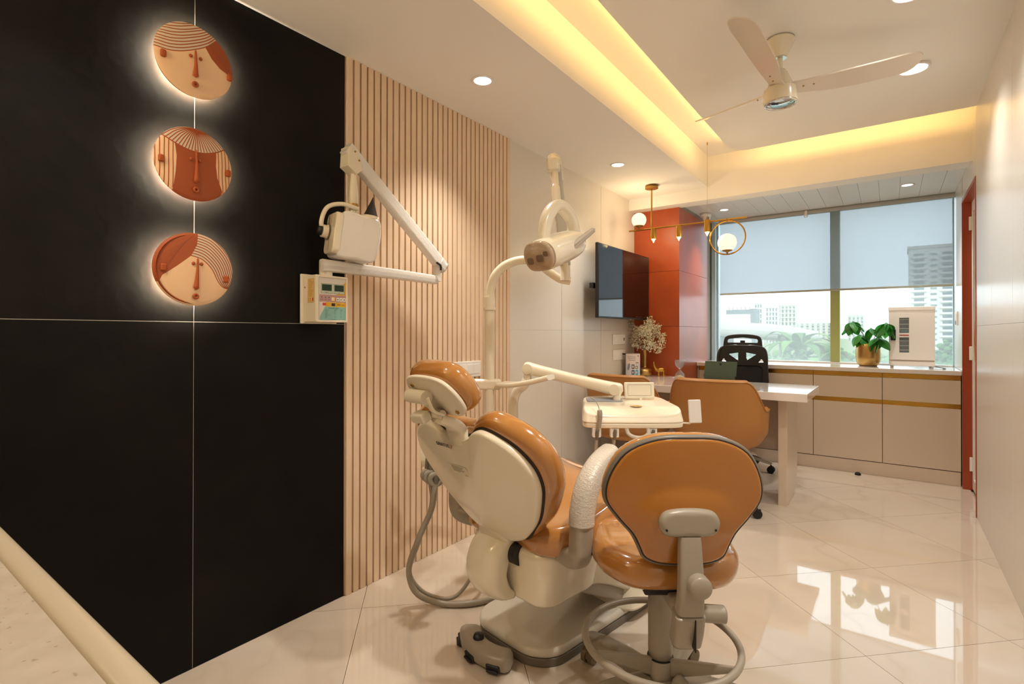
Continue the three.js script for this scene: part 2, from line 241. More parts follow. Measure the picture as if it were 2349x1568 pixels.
{ // window: aluminium frame, olive mullion, two panes
  const o = structure('window_1', 'wide office window in a pale blue aluminium frame with an olive mullion');
  span('jamb', [XCOL, SILL - 0.03, -5.60], [0.462, NICHE, -5.76], M.aluPaint, o, 0.004);
  span('jamb', [0.463, SILL, -5.66], [0.478, NICHE, -5.73], M.alu, o, 0.003);
  span('jamb', [W - 0.007, SILL, -5.69], [W, NICHE, -5.74], M.aluPaint, o, 0.003);
  span('rail', [0.479, SILL, -5.69], [W - 0.008, SILL + 0.012, -5.74], M.white, o, 0.003);
  span('rail', [0.479, NICHE - 0.006, -5.69], [W - 0.009, NICHE, -5.74], M.aluPaint, o, 0.003);
  span('mullion', [1.475, SILL + 0.013, -5.69], [1.552, NICHE - 0.007, -5.78], M.olive, o, 0.004);
  span('pane', [0.479, SILL + 0.012, -5.712], [1.475, NICHE - 0.006, -5.706], M.glass, o);
  span('pane', [1.552, SILL + 0.012, -5.712], [W - 0.008, NICHE - 0.006, -5.706], M.glass, o);
}

// ---------------------------------------------------------------- lights of the room
function spotAt(parent, x, y, z, cd, angle = 0.8) { const s = new THREE.SpotLight(DOWN, cd, 0, angle, 1, 2); s.position.set(x, y, z); s.target.position.set(x, y - 1, z); s.castShadow = true; s.shadow.radius = 2; parent.add(s, s.target); return s; }
function downlight(label, x, y, z, r, cd, drop = 0.004, angle = 0.8) {
  const o = thing('downlight', label, 'downlight', [x, y, z]);
  part('trim_ring', lathe([[r, 0], [r + 0.012, 0], [r + 0.012, -drop + 0.001], [r + 0.009, -drop], [r, -drop + 0.001]], 28), M.white, o);
  part('diffuser', lathe([[0, -drop * 0.6], [r * 0.8, -drop * 0.6], [r, -drop * 0.4], [r, 0]], 20), M.lampGlow, o);
  spotAt(o, 0, -drop - 0.012, 0, cd, angle);
  return o;
}
downlight('round recessed downlight in the lowered ceiling above the black wall', 0.345, SOFFIT, -0.38, 0.042, DOWN_CD * 0.6);
downlight('round recessed downlight in the lowered ceiling above the wooden slats', 0.348, SOFFIT, -1.924, 0.042, DOWN_CD * 1.3);
downlight('round recessed downlight in the lowered ceiling near the television', 0.343, SOFFIT, -3.466, 0.042, DOWN_CD);
downlight('large round surface downlight glowing beside a fan blade tip', 2.03, PANEL, -3.44, 0.062, DOWN_CD * 0.95, 0.012, 1.14);
downlight('large round surface downlight over the end of the stool aisle', 2.0, PANEL, -2.66, 0.062, DOWN_CD * 0.95, 0.012, 1.14);
downlight('large round surface downlight above the aisle beside the operator stool', 1.9, PANEL, -1.1, 0.062, DOWN_CD * 2.4, 0.012, 1.2);
downlight('small downlight in the plank ceiling beside the terracotta column', 0.675, NICHE, -5.088, 0.035, DOWN_CD);
downlight('small downlight in the plank ceiling near the door', 2.039, NICHE, -5.064, 0.035, DOWN_CD);
{ // led strips on top of the dropped panel, shining at the sides of the cove
  const a = thing('cove_light', 'warm yellow led strip along the side of the ceiling cove', 'light strip', [0.985, PANEL + 0.014, -1.36], 0, 'led strips of the ceiling cove');
  part('led_strip', box(0.01, 0.012, 5.5, 0.002), M.strip, a, [0, 0.006, 0]);
  const l = new THREE.RectAreaLight(COVE, COVE_RADIANCE, 5.5, 0.02); l.position.set(-0.008, 0.016, 0); l.rotation.y = PI / 2; a.add(l);
  const b = thing('cove_light', 'warm yellow led strip along the end of the ceiling cove above the beam', 'light strip', [1.69, PANEL + 0.014, -4.19], 0, 'led strips of the ceiling cove');
  part('led_strip', box(1.3, 0.012, 0.01, 0.002), M.strip, b, [0, 0.006, 0]);
  const k = new THREE.RectAreaLight(COVE, COVE_RADIANCE, 1.3, 0.02); k.position.set(0, 0.016, -0.008); b.add(k);
}

// ---------------------------------------------------------------- dental chair, seen from behind; local -z is where the patient's feet point
{
  const o = thing('dental_chair', 'tan upholstered dental chair with ivory plastic shell and grey armrests', 'dental chair', [0.88, 0, -1.45], -10 * PI / 180);
  const A = 28 * PI / 180, ca = Math.cos(A), sa = Math.sin(A), B0 = V(0, 0.46, 0.04);
  const back = (x, s, h) => V(x, B0.y + ca * s - sa * h, B0.z + sa * s + ca * h - 0.25 * x * x);   // s up the back, h out of its rear face
  const half = [[0, 0.012], [0.06, 0.017], [0.12, 0.042], [0.17, 0.088], [0.212, 0.14], [0.252, 0.215], [0.278, 0.285], [0.278, 0.345], [0.245, 0.405], [0.19, 0.445], [0.135, 0.463], [0.095, 0.452], [0.06, 0.428], [0, 0.418]];
  const grow = (k, up) => half.map(([x, s]) => [x * (1 + k / 0.25), s + (s > 0.3 ? up : s < 0.05 ? -0.012 : 0)]);
  const cushion = smooth(mirror(grow(0.04, 0.034)), 96), shell = smooth(mirror(half), 96), rim = smooth(mirror(grow(0.006, 0.006)), 96);
  part('back_cushion', pad(cushion, 0.07, { edge: 0.034, dome: 0.01, center: [0, 0.22], place: (x, s, h) => back(x, s, -0.004 - 0.03 - h) }), M.vinyl, o);
  part('back_seam', pad(rim, 0.012, { edge: 0.004, center: [0, 0.22], place: (x, s, h) => back(x, s, -0.001 - h) }), M.gap, o);
  const cover = part('back_shell', pad(shell, 0.03, { edge: 0.014, dome: 0.0, under: 0.012, center: [0, 0.22], place: (x, s, h) => back(x, s, 0.012 - h) }), M.cream, o);
  // headrest with its double joint
  const H0 = V(0, 0.957, 0.325), Bh = 40 * PI / 180, ch = Math.cos(Bh), sh = Math.sin(Bh);
  const head = (x, s, h) => V(H0.x + x, H0.y + ch * s - sh * h, H0.z + sh * s + ch * h);
  const ho = smooth([[0, -0.075], [0.075, -0.072], [0.118, -0.04], [0.125, 0.02], [0.095, 0.075], [0, 0.092], [-0.095, 0.075], [-0.125, 0.02], [-0.118, -0.04], [-0.075, -0.072]], 64);
  part('headrest_cushion', pad(ho.map(([x, y]) => [x * 1.06, y * 1.06]), 0.075, { edge: 0.036, dome: 0.004, place: (x, s, h) => head(x, s, -0.042 - h) }), M.vinyl, o);
  const plate = part('headrest_plate', pad(ho.map(([x, y]) => [x * 0.95, y * 0.94]), 0.014, { edge: 0.006, under: 0.004, place: (x, s, h) => head(x, s, 0.002 - h) }), M.creamMatt, o);
  const q = new THREE.Quaternion().setFromUnitVectors(V(0, 1, 0), V(0, -sh, ch));
  for (const [x, s] of [[-0.07, 0.05], [0.075, -0.045]]) { const p = head(x, s, 0.012), m = part('screw', cyl(0.007, 0.004, 16), M.brassMatt, plate, [p.x, p.y, p.z]); m.quaternion.copy(q); }
  const j1 = head(-0.035, 0.028, 0.034), j2 = head(-0.005, -0.045, 0.03);
  part('joint', moved(cyl(0.021, 0.09, 24), 0, 0, 0, 0, 0, PI / 2), M.creamMatt, o, [j1.x, j1.y, j1.z]);
  part('joint', moved(cyl(0.014, 0.05, 24), 0, 0, 0, 0, 0, PI / 2), M.creamMatt, o, [j2.x, j2.y, j2.z]);
  part('joint_link', sweep([[j1.x + 0.047, j1.y, j1.z], [(j1.x + j2.x) / 2 + 0.035, (j1.y + j2.y) / 2 - 0.012, (j1.z + j2.z) / 2 + 0.006], [j2.x + 0.03, j2.y, j2.z]], [0.005, 0.013], { seg: 12, n: 12, ref: [1, 0, 0] }), M.cream, o);
  const k1 = head(-0.05, -0.035, 0.06);
  part('joint_knob', box(0.07, 0.032, 0.036, 0.008), M.creamMatt, o, [k1.x, k1.y, k1.z], [Bh * 0.6, 0, 0.1]);
  const nk = [back(0, 0.40, 0.01), back(0, 0.455, 0.004), j2.clone().add(V(0.0, -0.012, 0.0))];
  part('neck', sweep(nk, (t) => [0.058 - 0.028 * t, 0.02 - 0.004 * t], { seg: 14, n: 20, ref: [0, -sa, ca], e: 2.6 }), M.cream, o);
  // seat and leg rest: one long cushion whose height follows the bent frame
  const prof = curve([[0.14, 0.515, 0], [0.06, 0.517, 0], [-0.1, 0.535, 0], [-0.28, 0.572, 0], [-0.43, 0.59, 0], [-0.62, 0.535, 0], [-0.85, 0.44, 0], [-1.02, 0.37, 0]].map(([z, y]) => [z, y, 0]));
  const yAt = (z) => { let lo = 0, hi = 1; for (let k = 0; k < 30; k++) { const m = (lo + hi) / 2; if (prof.getPoint(m).x > z) lo = m; else hi = m; } return prof.getPoint(lo).y; };
  const seatOut = smooth([[0, 0.035], [0.1, 0.055], [0.175, 0.052], [0.235, 0.015], [0.262, -0.07], [0.27, -0.22], [0.262, -0.4], [0.235, -0.6], [0.215, -0.8], [0.18, -0.97], [0, -1.01], [-0.18, -0.97], [-0.215, -0.8], [-0.235, -0.6], [-0.262, -0.4], [-0.27, -0.22], [-0.262, -0.07], [-0.235, 0.015], [-0.175, 0.052], [-0.1, 0.055]], 120);
  const seat = (x, z, h) => V(x, yAt(z) - 0.042 + h + (h > 0 ? 0.35 * x * x : 0), z);
  part('seat_cushion', pad(seatOut, 0.085, { edge: 0.04, center: [0, -0.4], rings: 12, place: seat }), M.vinyl, o);
  part('foot_cover', pad(smooth([[-0.238, -0.5], [-0.222, -0.82], [-0.185, -0.985], [0, -1.02], [0.185, -0.985], [0.222, -0.82], [0.238, -0.5]], 60), 0.096, { edge: 0.03, center: [0, -0.75], place: seat }), std(0xe6c0a0, 0.2, { clearcoat: 1, clearcoatRoughness: 0.05, bumpMap: crinkle, bumpScale: 0.0005 }), o);
  part('seat_pan', pad(seatOut.map(([x, z]) => [x * 0.86, -0.4 + (z + 0.4) * 0.9]), 0.035, { edge: 0.015, center: [0, -0.4], rings: 8, place: (x, z, h) => V(x, yAt(z) - 0.1 + h, z) }), M.creamMatt, o);
  // ivory housing under the seat, its hinge cover and the lifting arm
  const hz = [[-0.02, 0.05], [0.08, 0.052], [0.16, 0.045], [0.198, 0.0], [0.2, -0.1], [0.19, -0.24], [0.12, -0.3], [-0.12, -0.3], [-0.19, -0.24], [-0.2, -0.1], [-0.198, 0.0], [-0.15, 0.045]];
  part('seat_housing', pad(smooth(hz, 72), 0.19, { edge: 0.03, place: (x, z, h) => { const t = (0.1 - h) / 0.2, s = 1 - 0.12 * t * t; return V(x * s, 0.352 + h, (z + 0.1) * s - 0.1); } }), M.cream, o);
  part('hinge_cover', sweep([back(-0.03, 0.06, 0.0), back(-0.03, 0.0, 0.014), V(-0.03, 0.41, 0.085), V(-0.03, 0.345, 0.1), V(-0.03, 0.29, 0.07), V(-0.03, 0.27, 0.03)], blunt((t) => [0.08 - 0.004 * t, 0.02 + 0.032 * Math.sin(PI * Math.min(1, t * 1.05))], 0.04), { seg: 30, n: 28, ref: [0, 0, 1], e: 2.6 }), M.cream, o);
  part('hinge_pivot', moved(cyl(0.036, 0.06, 28), 0, 0, 0, 0, 0, PI / 2), M.black, o, [0.045, 0.42, 0.04]);
  part('lift_arm', sweep([[0, 0.29, -0.16], [0, 0.24, -0.36], [0, 0.12, -0.6]], [0.13, 0.04], { seg: 10, n: 20, ref: [0, 1, 0.3], e: 5 }), M.creamMatt, o);
  part('lift_arm', sweep([[0.01, 0.235, -0.24], [0.01, 0.15, -0.42], [0.01, 0.1, -0.52]], [0.1, 0.03], { seg: 10, n: 20, ref: [0, 1, 0.3], e: 5 }), M.stone, o);
  part('base_column', pad(smooth([[-0.12, -0.5], [0.13, -0.5], [0.15, -0.62], [0.13, -0.74], [-0.12, -0.74], [-0.14, -0.62]], 40), 0.2, { edge: 0.03, place: (x, z, h) => { const t = 0.5 - h / 0.2; return V(x * (0.75 + 0.35 * t), 0.15 + h, (z + 0.62) * (0.7 + 0.4 * t) - 0.62); } }), M.cream, o);
  const plateOut = smooth(roundRect(0.4, 0.84, 0.12, 6, -0.09, -0.45), 90);
  part('base_skirt', pad(plateOut, 0.03, { edge: 0.006, place: (x, z, h) => V(x, 0.0155 + h, z) }), M.stoneDark, o);
  part('base_plate', pad(plateOut.map(([x, z]) => [x * 1.01, z + 0.002]), 0.034, { edge: 0.016, dome: 0.012, place: (x, z, h) => V(x, 0.046 + h, z) }), std(0xd2cbbc, 0.3, { clearcoat: 0.4 }), o);
  // armrests
  for (const s of [1, -1]) {
    const g = sweep([[s * 0.16, 0.462, -0.03], [s * 0.24, 0.454, -0.008], [s * 0.29, 0.468, 0.008], [s * 0.30, 0.53, 0.01], [s * 0.302, 0.61, 0.006], [s * 0.302, 0.68, -0.02], [s * 0.30, 0.722, -0.065], [s * 0.298, 0.743, -0.105], [s * 0.296, 0.758, -0.148]], blunt((t) => (t < 0.3 ? [0.034, 0.03] : [0.03 + 0.004 * t, 0.033 - 0.012 * Math.max(0, t - 0.6)]), 0.03), { seg: 60, n: 20, e: 3 });
    const arm = part('armrest', g, M.stone, o);
    if (s > 0) part('wrapping', sweep([[0.302, 0.565, 0.01], [0.302, 0.61, 0.006], [0.302, 0.68, -0.02], [0.30, 0.722, -0.065], [0.298, 0.743, -0.105], [0.296, 0.758, -0.156]], blunt(() => [0.0365, 0.036], 0.02), { seg: 60, n: 24, e: 2.6 }), M.wrapped, arm).userData.label = 'crinkled clear plastic wrap on the armrest';
  }
  // maker's name and rating label on the shell
  const font = await new FontLoader().loadAsync('fonts/droid/droid_sans_bold.typeface.json');
  const onBack = (x0, s0, k) => (g) => { const p = g.attributes.position; for (let i = 0; i < p.count; i++) { const w = back(x0 + p.getX(i), s0 + p.getY(i), 0.0276 + p.getZ(i) * 0.001 + k); p.setXYZ(i, w.x, w.y, w.z); } g.computeVertexNormals(); return g; };
  part('lettering', onBack(-0.105, 0.386, 0.0068)(new TextGeometry('GNATUS', { font, size: 0.0135, depth: 0.4, curveSegments: 4, bevelEnabled: false })), std(0x2a2724, 0.5), o);
  part('emblem', onBack(-0.03, 0.386, 0.0068)(extrude([[0, 0], [0.004, -0.002], [0.017, 0.013], [0.004, 0.0135], [0.004, 0.0105], [0.011, 0.0105]], 0.4, 0)), std(0xd06a2a, 0.5), o);
  const lab = print(256, 128, (c) => { c.fillStyle = '#d8cdb0'; c.fillRect(0, 0, 256, 128); c.fillStyle = '#7d7568'; for (let k = 0; k < 6; k++) c.fillRect(18, 14 + k * 13, k === 5 ? 120 : 190 - (k % 3) * 18, 7); c.fillRect(190, 108, 50, 8); });
  const lg = new THREE.PlaneGeometry(0.085, 0.038, 8, 2); onBack(-0.03, 0.3, 0.0102)(lg); part('rating_label', lg, std(0xffffff, 0.4, { map: lab }), o);
}
{ // foot control, a grey crescent in front of the base plate
  const o = thing('foot_control', 'grey crescent shaped foot control with dark pedals on the floor', 'foot control', [0.80, 0, -1.59]);
  const R = 0.178, a0 = 60, a1 = 150, pt = (a, r, y) => [r * Math.cos(a * PI / 180), y, r * Math.sin(a * PI / 180)];
  const pts = Array.from({ length: 9 }, (_, k) => pt(a0 + (a1 - a0) * k / 8, R, 0.029));
  part('body', sweep(pts, blunt(() => [0.042, 0.029], 0.1), { seg: 40, n: 24, ref: [0, 1, 0], e: 3 }), M.stone, o);
  for (const a of [78, 106, 135]) { const p = pt(a, R + 0.034, 0.02), g = part('pedal', joined(moved(box(0.052, 0.024, 0.026, 0.006), 0, 0, 0), moved(box(0.042, 0.008, 0.012, 0.003), 0, -0.006, 0.014)), M.black, o, p, [0.15, (90 - a) * PI / 180, 0]); g.userData.label = 'dark rocker pedal'; }
  part('knob', lathe([[0, 0.02], [0.016, 0.016], [0.02, 0.004], [0.02, -0.006]], 24), M.black, o, pt(112, R - 0.008, 0.056));
}
{ // assistant's suction holder with its hoses
  const o = thing('suction_holder', 'grey suction holder with hanging hoses beside the wooden slats', 'suction holder', [0.39, 0, -1.58]);
  const w = (p) => [p[0] - 0.39, p[1], p[2] + 1.58];
  part('arm', sweep([w([0.47, 0.57, -1.97]), w([0.40, 0.6, -1.8]), w([0.37, 0.6, -1.65]), w([0.385, 0.575, -1.565])], 0.016, { seg: 20, n: 12 }), M.stone, o);
  part('plate', extrude(roundRect(0.075, 0.11, 0.006), 0.006, 0.001), M.cream, o, w([0.335, 0.635, -1.585]), [0, 0.63, 0.12]);
  for (const [x, y, z, r] of [[0.36, 0.553, -1.55, 0.03], [0.385, 0.55, -1.545, 0.032], [0.413, 0.545, -1.545, 0.034]]) {
    part('holder_ring', moved(new THREE.TorusGeometry(r * 0.7, r * 0.34, 12, 24), 0, 0, 0, 0.3, 0.9, 0), M.stone, o, w([x, y, z]));
    part('handpiece', lathe([[0, -0.04], [0.011, -0.038], [0.013, 0.0], [0.009, 0.05], [0.006, 0.075], [0, 0.077]], 16), M.stoneDark, o, w([x, y + 0.02, z]));
  }
  part('hose', sweep([[0.409, 0.532, -1.544], [0.393, 0.43, -1.545], [0.336, 0.281, -1.517], [0.298, 0.149, -1.503], [0.323, 0.06, -1.522], [0.404, 0.016, -1.581], [0.5, 0.014, -1.651], [0.56, 0.014, -1.75], [0.6, 0.014, -1.88]].map(w), 0.0125, { seg: 80, n: 12 }), M.stone, o);
  part('hose', sweep([[0.383, 0.538, -1.538], [0.383, 0.444, -1.55], [0.334, 0.277, -1.528], [0.295, 0.135, -1.513], [0.338, 0.05, -1.557], [0.435, 0.03, -1.628], [0.488, 0.125, -1.69], [0.468, 0.207, -1.735], [0.43, 0.3, -1.86]].map(w), 0.008, { seg: 80, n: 12 }), M.stone, o);
  part('floor_box', box(0.1, 0.1, 0.1, 0.015), M.cream, o, w([0.49, 0.05, -1.95]));
  part('post', cyl(0.018, 0.42, 16), M.stone, o, w([0.47, 0.37, -1.97]));
  for (let k = 0; k < 5; k++) part('cable', sweep([[0.44 - 0.006 * k, 0.08, -1.94], [0.41 - 0.01 * k, 0.1 + 0.012 * k, -1.96], [0.37 - 0.008 * k, 0.05, -1.98 - 0.02 * k], [0.33 - 0.01 * k, 0.004, -2.02]].map(w), 0.003, { seg: 20, n: 8 }), k % 2 ? std(0x2f8f9a, 0.4) : M.stone, o);
}
{ // operating light on its pole
  const o = thing('operating_light', 'ivory dental operating light on a tall curved pole', 'dental light', [0.398, 0, -1.915]);
  const w = (p) => [p[0] - 0.398, p[1], p[2] + 1.915];
  part('foot', lathe([[0, 0.03], [0.06, 0.03], [0.075, 0.02], [0.08, 0], [0, 0]], 32), M.cream, o);
  part('pole', moved(cyl(0.0235, 1.27, 32), 0, 0.655, 0), M.creamMatt, o);
  part('collar', moved(cyl(0.0275, 0.05, 32), 0, 1.29, 0), M.cream, o);
  part('collar', moved(cyl(0.03, 0.014, 32), 0, 1.262, 0), M.creamMatt, o);
  part('curved_arm', sweep([[0.398, 1.30, -1.915], [0.402, 1.35, -1.918], [0.427, 1.417, -1.923], [0.473, 1.465, -1.944], [0.55, 1.487, -1.976], [0.619, 1.468, -2.001], [0.673, 1.424, -2.016], [0.715, 1.393, -2.035], [0.757, 1.382, -2.052]].map(w), (t) => 0.022 - 0.004 * t, { seg: 60, n: 20 }), M.cream, o);
  part('joint', sweep([[0.738, 1.385, -2.042], [0.738, 1.43, -2.042], [0.738, 1.475, -2.038]].map(w), (t) => 0.027 - 0.004 * Math.sin(t * PI), { seg: 14, n: 20 }), M.creamMatt, o);
  part('balance_arm', sweep([[0.738, 1.455, -2.04], [0.757, 1.875, -1.924]].map(w), [0.024, 0.021], { seg: 4, n: 24, ref: [0.59, 0, 0.808], e: 5, straight: true }), std(0xb9b2a6, 0.25, { clearcoat: 0.5 }), o);
  part('arm_cap', sweep([[0.7535, 1.80, -1.945], [0.758, 1.885, -1.918], [0.764, 1.889, -1.897], [0.77, 1.83, -1.892]].map(w), blunt(() => [0.028, 0.02], 0.05), { seg: 24, n: 20, e: 4, ref: [0.59, 0, 0.808] }), M.cream, o);
  part('drop_tube', sweep([[0.768, 1.84, -1.898], [0.792, 1.759, -1.866], [0.811, 1.69, -1.843]].map(w), (t) => (t < 0.5 ? 0.0155 : 0.019), { seg: 24, n: 20 }), M.cream, o);
  const yoke = [[0.806, 1.485, -1.775], [0.802, 1.545, -1.765], [0.804, 1.62, -1.785], [0.817, 1.676, -1.843], [0.836, 1.635, -1.918], [0.842, 1.565, -1.945], [0.843, 1.52, -1.945]];
  part('yoke', sweep(yoke.map(w), (t) => [0.024, 0.014 + 0.014 * Math.sin(PI * t)], { seg: 48, n: 20, ref: [0.95, 0.1, 0.1], e: 3 }), M.cream, o);
  // head: a bullet shaped housing with a smoked front
  const a = V(0.812, 1.452, -1.72), b = V(0.838, 1.55, -1.985), dir = b.clone().sub(a).normalize();
  const hg = sweep([a, a.clone().lerp(b, 0.35), a.clone().lerp(b, 0.7), b].map((p) => w(p.toArray())), (t) => { const s = t < 0.08 ? 0.94 + 0.75 * t : Math.sqrt(Math.max(0.002, 1 - Math.pow(Math.max(0, t - 0.1) / 0.905, 4.5))); return [0.08 * s, 0.064 * s]; }, { seg: 40, n: 36, ref: [0, 1, 0], e: 2.3 });
  part('housing', hg, M.cream, o);
  const face = a.clone().addScaledVector(dir, -0.002);
  const lens = new THREE.Group(); lens.name = 'lens'; lens.position.set(...w(face.toArray())); lens.quaternion.setFromUnitVectors(V(0, 0, 1), dir.clone().negate()); o.add(lens);
  const ring = smooth([[0.074, 0], [0.052, 0.05], [0, 0.059], [-0.052, 0.05], [-0.074, 0], [-0.052, -0.05], [0, -0.059], [0.052, -0.05]], 40);
  part('smoked_cover', pad(ring, 0.022, { edge: 0.014, dome: 0.01 }), std(0xb39c82, 0.1, { clearcoat: 1, clearcoatRoughness: 0.03 }), lens, [0, 0, 0.008]);
  for (const [x, y, k] of [[-0.03, -0.012, 0.016], [0.018, -0.004, 0.017], [0.05, 0.012, 0.012]]) part('reflector', pad(roundRect(k * 2, k * 1.7, k * 0.5), 0.003, { edge: 0.001 }), std(0x7d6a58, 0.3), lens, [x, y, 0.0275]);
  part('handle', sweep([[0.862, 1.468, -1.82], [0.90, 1.51, -1.85], [0.955, 1.575, -1.91]].map(w), blunt((t) => 0.021 - 0.011 * t, 0.05), { seg: 24, n: 16 }), M.wrapped, o).userData.label = 'grey grip handle in clear wrap';
  // clip-on tray arm
  part('clamp', joined(moved(box(0.17, 0.052, 0.05, 0.014), -0.02, 0.905, 0.02, 0, 0.7, 0)), M.wrappedCream, o);
  part('tray_arm', sweep([[0.45, 0.905, -1.945], [0.52, 0.908, -1.95], [0.61, 0.925, -1.96], [0.70, 0.95, -1.98]].map(w), [0.05, 0.012], { seg: 20, n: 16, ref: [0, 1, 0], e: 5 }), M.creamMatt, o);
}
{ // delivery unit: bent support, spring arm, instrument tray
  const o = thing('delivery_unit', 'ivory instrument tray unit on a spring arm over the dental chair', 'instrument unit', [0.43, 0, -2.066]);
  const w = (p) => [p[0] - 0.43, p[1], p[2] + 2.066];
  part('support', sweep([[0.43, 0.0, -2.066], [0.43, 0.3, -2.066], [0.43, 0.7, -2.066], [0.433, 0.82, -2.066], [0.455, 0.868, -2.068], [0.484, 0.89, -2.073], [0.502, 0.92, -2.078]].map(w), (t) => 0.026 - 0.004 * t, { seg: 60, n: 20 }), M.wrappedCream, o);
  const a = V(0.512, 0.974, -2.087), b = V(0.918, 0.892, -2.186), d = b.clone().sub(a).normalize(), side = V(0, 1, 0).cross(d).normalize();
  part('pivot', cyl(0.018, 0.05, 20), M.creamMatt, o, w([0.505, 0.935, -2.08]));
  part('spring_arm', sweep([a.clone().addScaledVector(d, -0.035), a.clone().lerp(b, 0.15), a.clone().lerp(b, 0.5), a.clone().lerp(b, 0.85), b.clone().addScaledVector(d, 0.035)].map((p) => w(p.toArray())), blunt((t) => [0.033, 0.036 - 0.01 * Math.pow(Math.sin(PI * t), 0.5)], 0.07), { seg: 60, n: 28, ref: [0, 1, 0], e: 3 }), M.cream, o);
  const q = new THREE.Quaternion().setFromUnitVectors(V(0, 1, 0), side);
  for (const p of [a, b]) { const m = part('pivot_cap', lathe([[0, 0.003], [0.024, 0.003], [0.026, 0.0], [0.026, -0.002]], 32), M.creamMatt, o, w(p.clone().addScaledVector(side, side.z > 0 ? 0.034 : -0.034).toArray())); m.quaternion.copy(q); if (side.z < 0) m.rotateX(PI); }
  part('tray_post', cyl(0.017, 0.075, 20), M.creamMatt, o, w([0.93, 0.855, -2.172]));
  const t = new THREE.Group(); t.name = 'instrument_tray'; t.position.set(...w([1.0, 0.812, -2.15])); t.rotation.y = 0.63; o.add(t);
  const to = smooth([[-0.215, 0.075], [-0.2, 0.1], [-0.02, 0.115], [0.19, 0.1], [0.215, 0.075], [0.2, -0.02], [0.165, -0.115], [0.06, -0.135], [-0.1, -0.135], [-0.185, -0.115], [-0.205, -0.02]], 90);
  part('tray_body', pad(to, 0.07, { edge: 0.012, rings: 10, place: (x, z, h) => V(x * (h > 0 ? 0.965 : 1), -0.01 + h - (h > 0 ? 0.14 * z + Math.max(0, z - 0.055) * 0.35 : 0), z - (h > 0 ? 0.01 : 0)) }), M.wrappedCream, t);
  part('tray_base', pad(to.map(([x, z]) => [x * 0.985, z * 0.98]), 0.02, { edge: 0.006, place: (x, z, h) => V(x, -0.054 + h, z) }), M.creamMatt, t);
  const badge = print(128, 64, (c) => { c.fillStyle = '#c39a52'; c.fillRect(0, 0, 128, 64); c.strokeStyle = '#e8cf96'; c.lineWidth = 5; c.beginPath(); c.ellipse(64, 32, 52, 24, 0, 0, 7); c.stroke(); c.fillStyle = '#6a4d1c'; c.font = 'bold 20px sans-serif'; c.textAlign = 'center'; c.fillText('GNATUS', 64, 39); });
  const bg = moved(new THREE.CircleGeometry(0.026, 32).scale(1, 0.5, 1), 0, 0, 0); part('badge', bg, std(0xffffff, 0.3, { map: badge }), t, [0.02, 0.0205, 0.042], [-PI / 2 + 0.14, 0, 0]);
  part('recess_mat', pad(roundRect(0.16, 0.06, 0.01), 0.003, { edge: 0.001 }), std(0x8d8f94, 0.35), t, [-0.1, 0.0335, -0.06], [-PI / 2 + 0.14, 0, 0]);
  const sc = (g) => moved(g, 0.062, 0.075, -0.075, -0.12, 0, 0);
  part('screen_frame', sc(box(0.136, 0.074, 0.012, 0.005)), M.cream, t); part('screen_line', sc(moved(extrude(roundRect(0.106, 0.05, 0.003), 0.0005, 0, [roundRect(0.104, 0.048, 0.002)]), 0, 0.001, 0.006)), M.stoneDark, t); part('screen_stem', sc(moved(cyl(0.008, 0.04, 12), 0.005, -0.05, 0)), M.cream, t);
  for (const x of [-0.16, -0.085, 0.075]) {
    part('holder', extrude(roundRect(0.036, 0.04, 0.005), 0.02, 0.002, [roundRect(0.014, 0.02, 0.006, 5, 0, -0.004)]), M.wrappedWhite, t, [x, -0.083, 0.085]);
    part('handpiece', lathe([[0, -0.03], [0.006, -0.03], [0.008, 0.0], [0.0065, 0.02], [0, 0.022]], 14), M.stoneDark, t, [x, -0.088, 0.11], [0.4, 0, 0]);
    part('hose', sweep([[x, -0.11, 0.1], [x - 0.005, -0.19, 0.09], [x + 0.01, -0.27, 0.03], [x + 0.03, -0.24, -0.04], [x + 0.02, -0.1, -0.06]], 0.006, { seg: 30, n: 10 }), M.stone, t);
  }
  part('syringe', sweep([[-0.155, -0.06, 0.115], [-0.15, -0.01, 0.12], [-0.152, 0.02, 0.112], [-0.165, 0.05, 0.09], [-0.185, 0.062, 0.07]], (k) => (k < 0.45 ? 0.011 - 0.004 * Math.abs(k - 0.3) : 0.002), { seg: 30, n: 12 }), M.stone, t);
  part('pull_handle', sweep([[-0.035, -0.062, 0.1], [-0.03, -0.085, 0.118], [-0.005, -0.098, 0.125], [0.03, -0.098, 0.125], [0.052, -0.085, 0.118], [0.056, -0.062, 0.1]], 0.0085, { seg: 30, n: 12 }), M.wrapped, t);
  part('side_rod', sweep([[0.2, -0.05, 0.05], [0.25, -0.052, 0.055]], 0.004, { seg: 4, n: 8, straight: true }), M.creamMatt, t);
  part('control_pad', box(0.054, 0.1, 0.012, 0.005), M.wrappedWhite, t, [0.268, 0.0, 0.058], [-0.1, 0, 0.03]).userData.label = 'plastic wrapped touch pad';
}
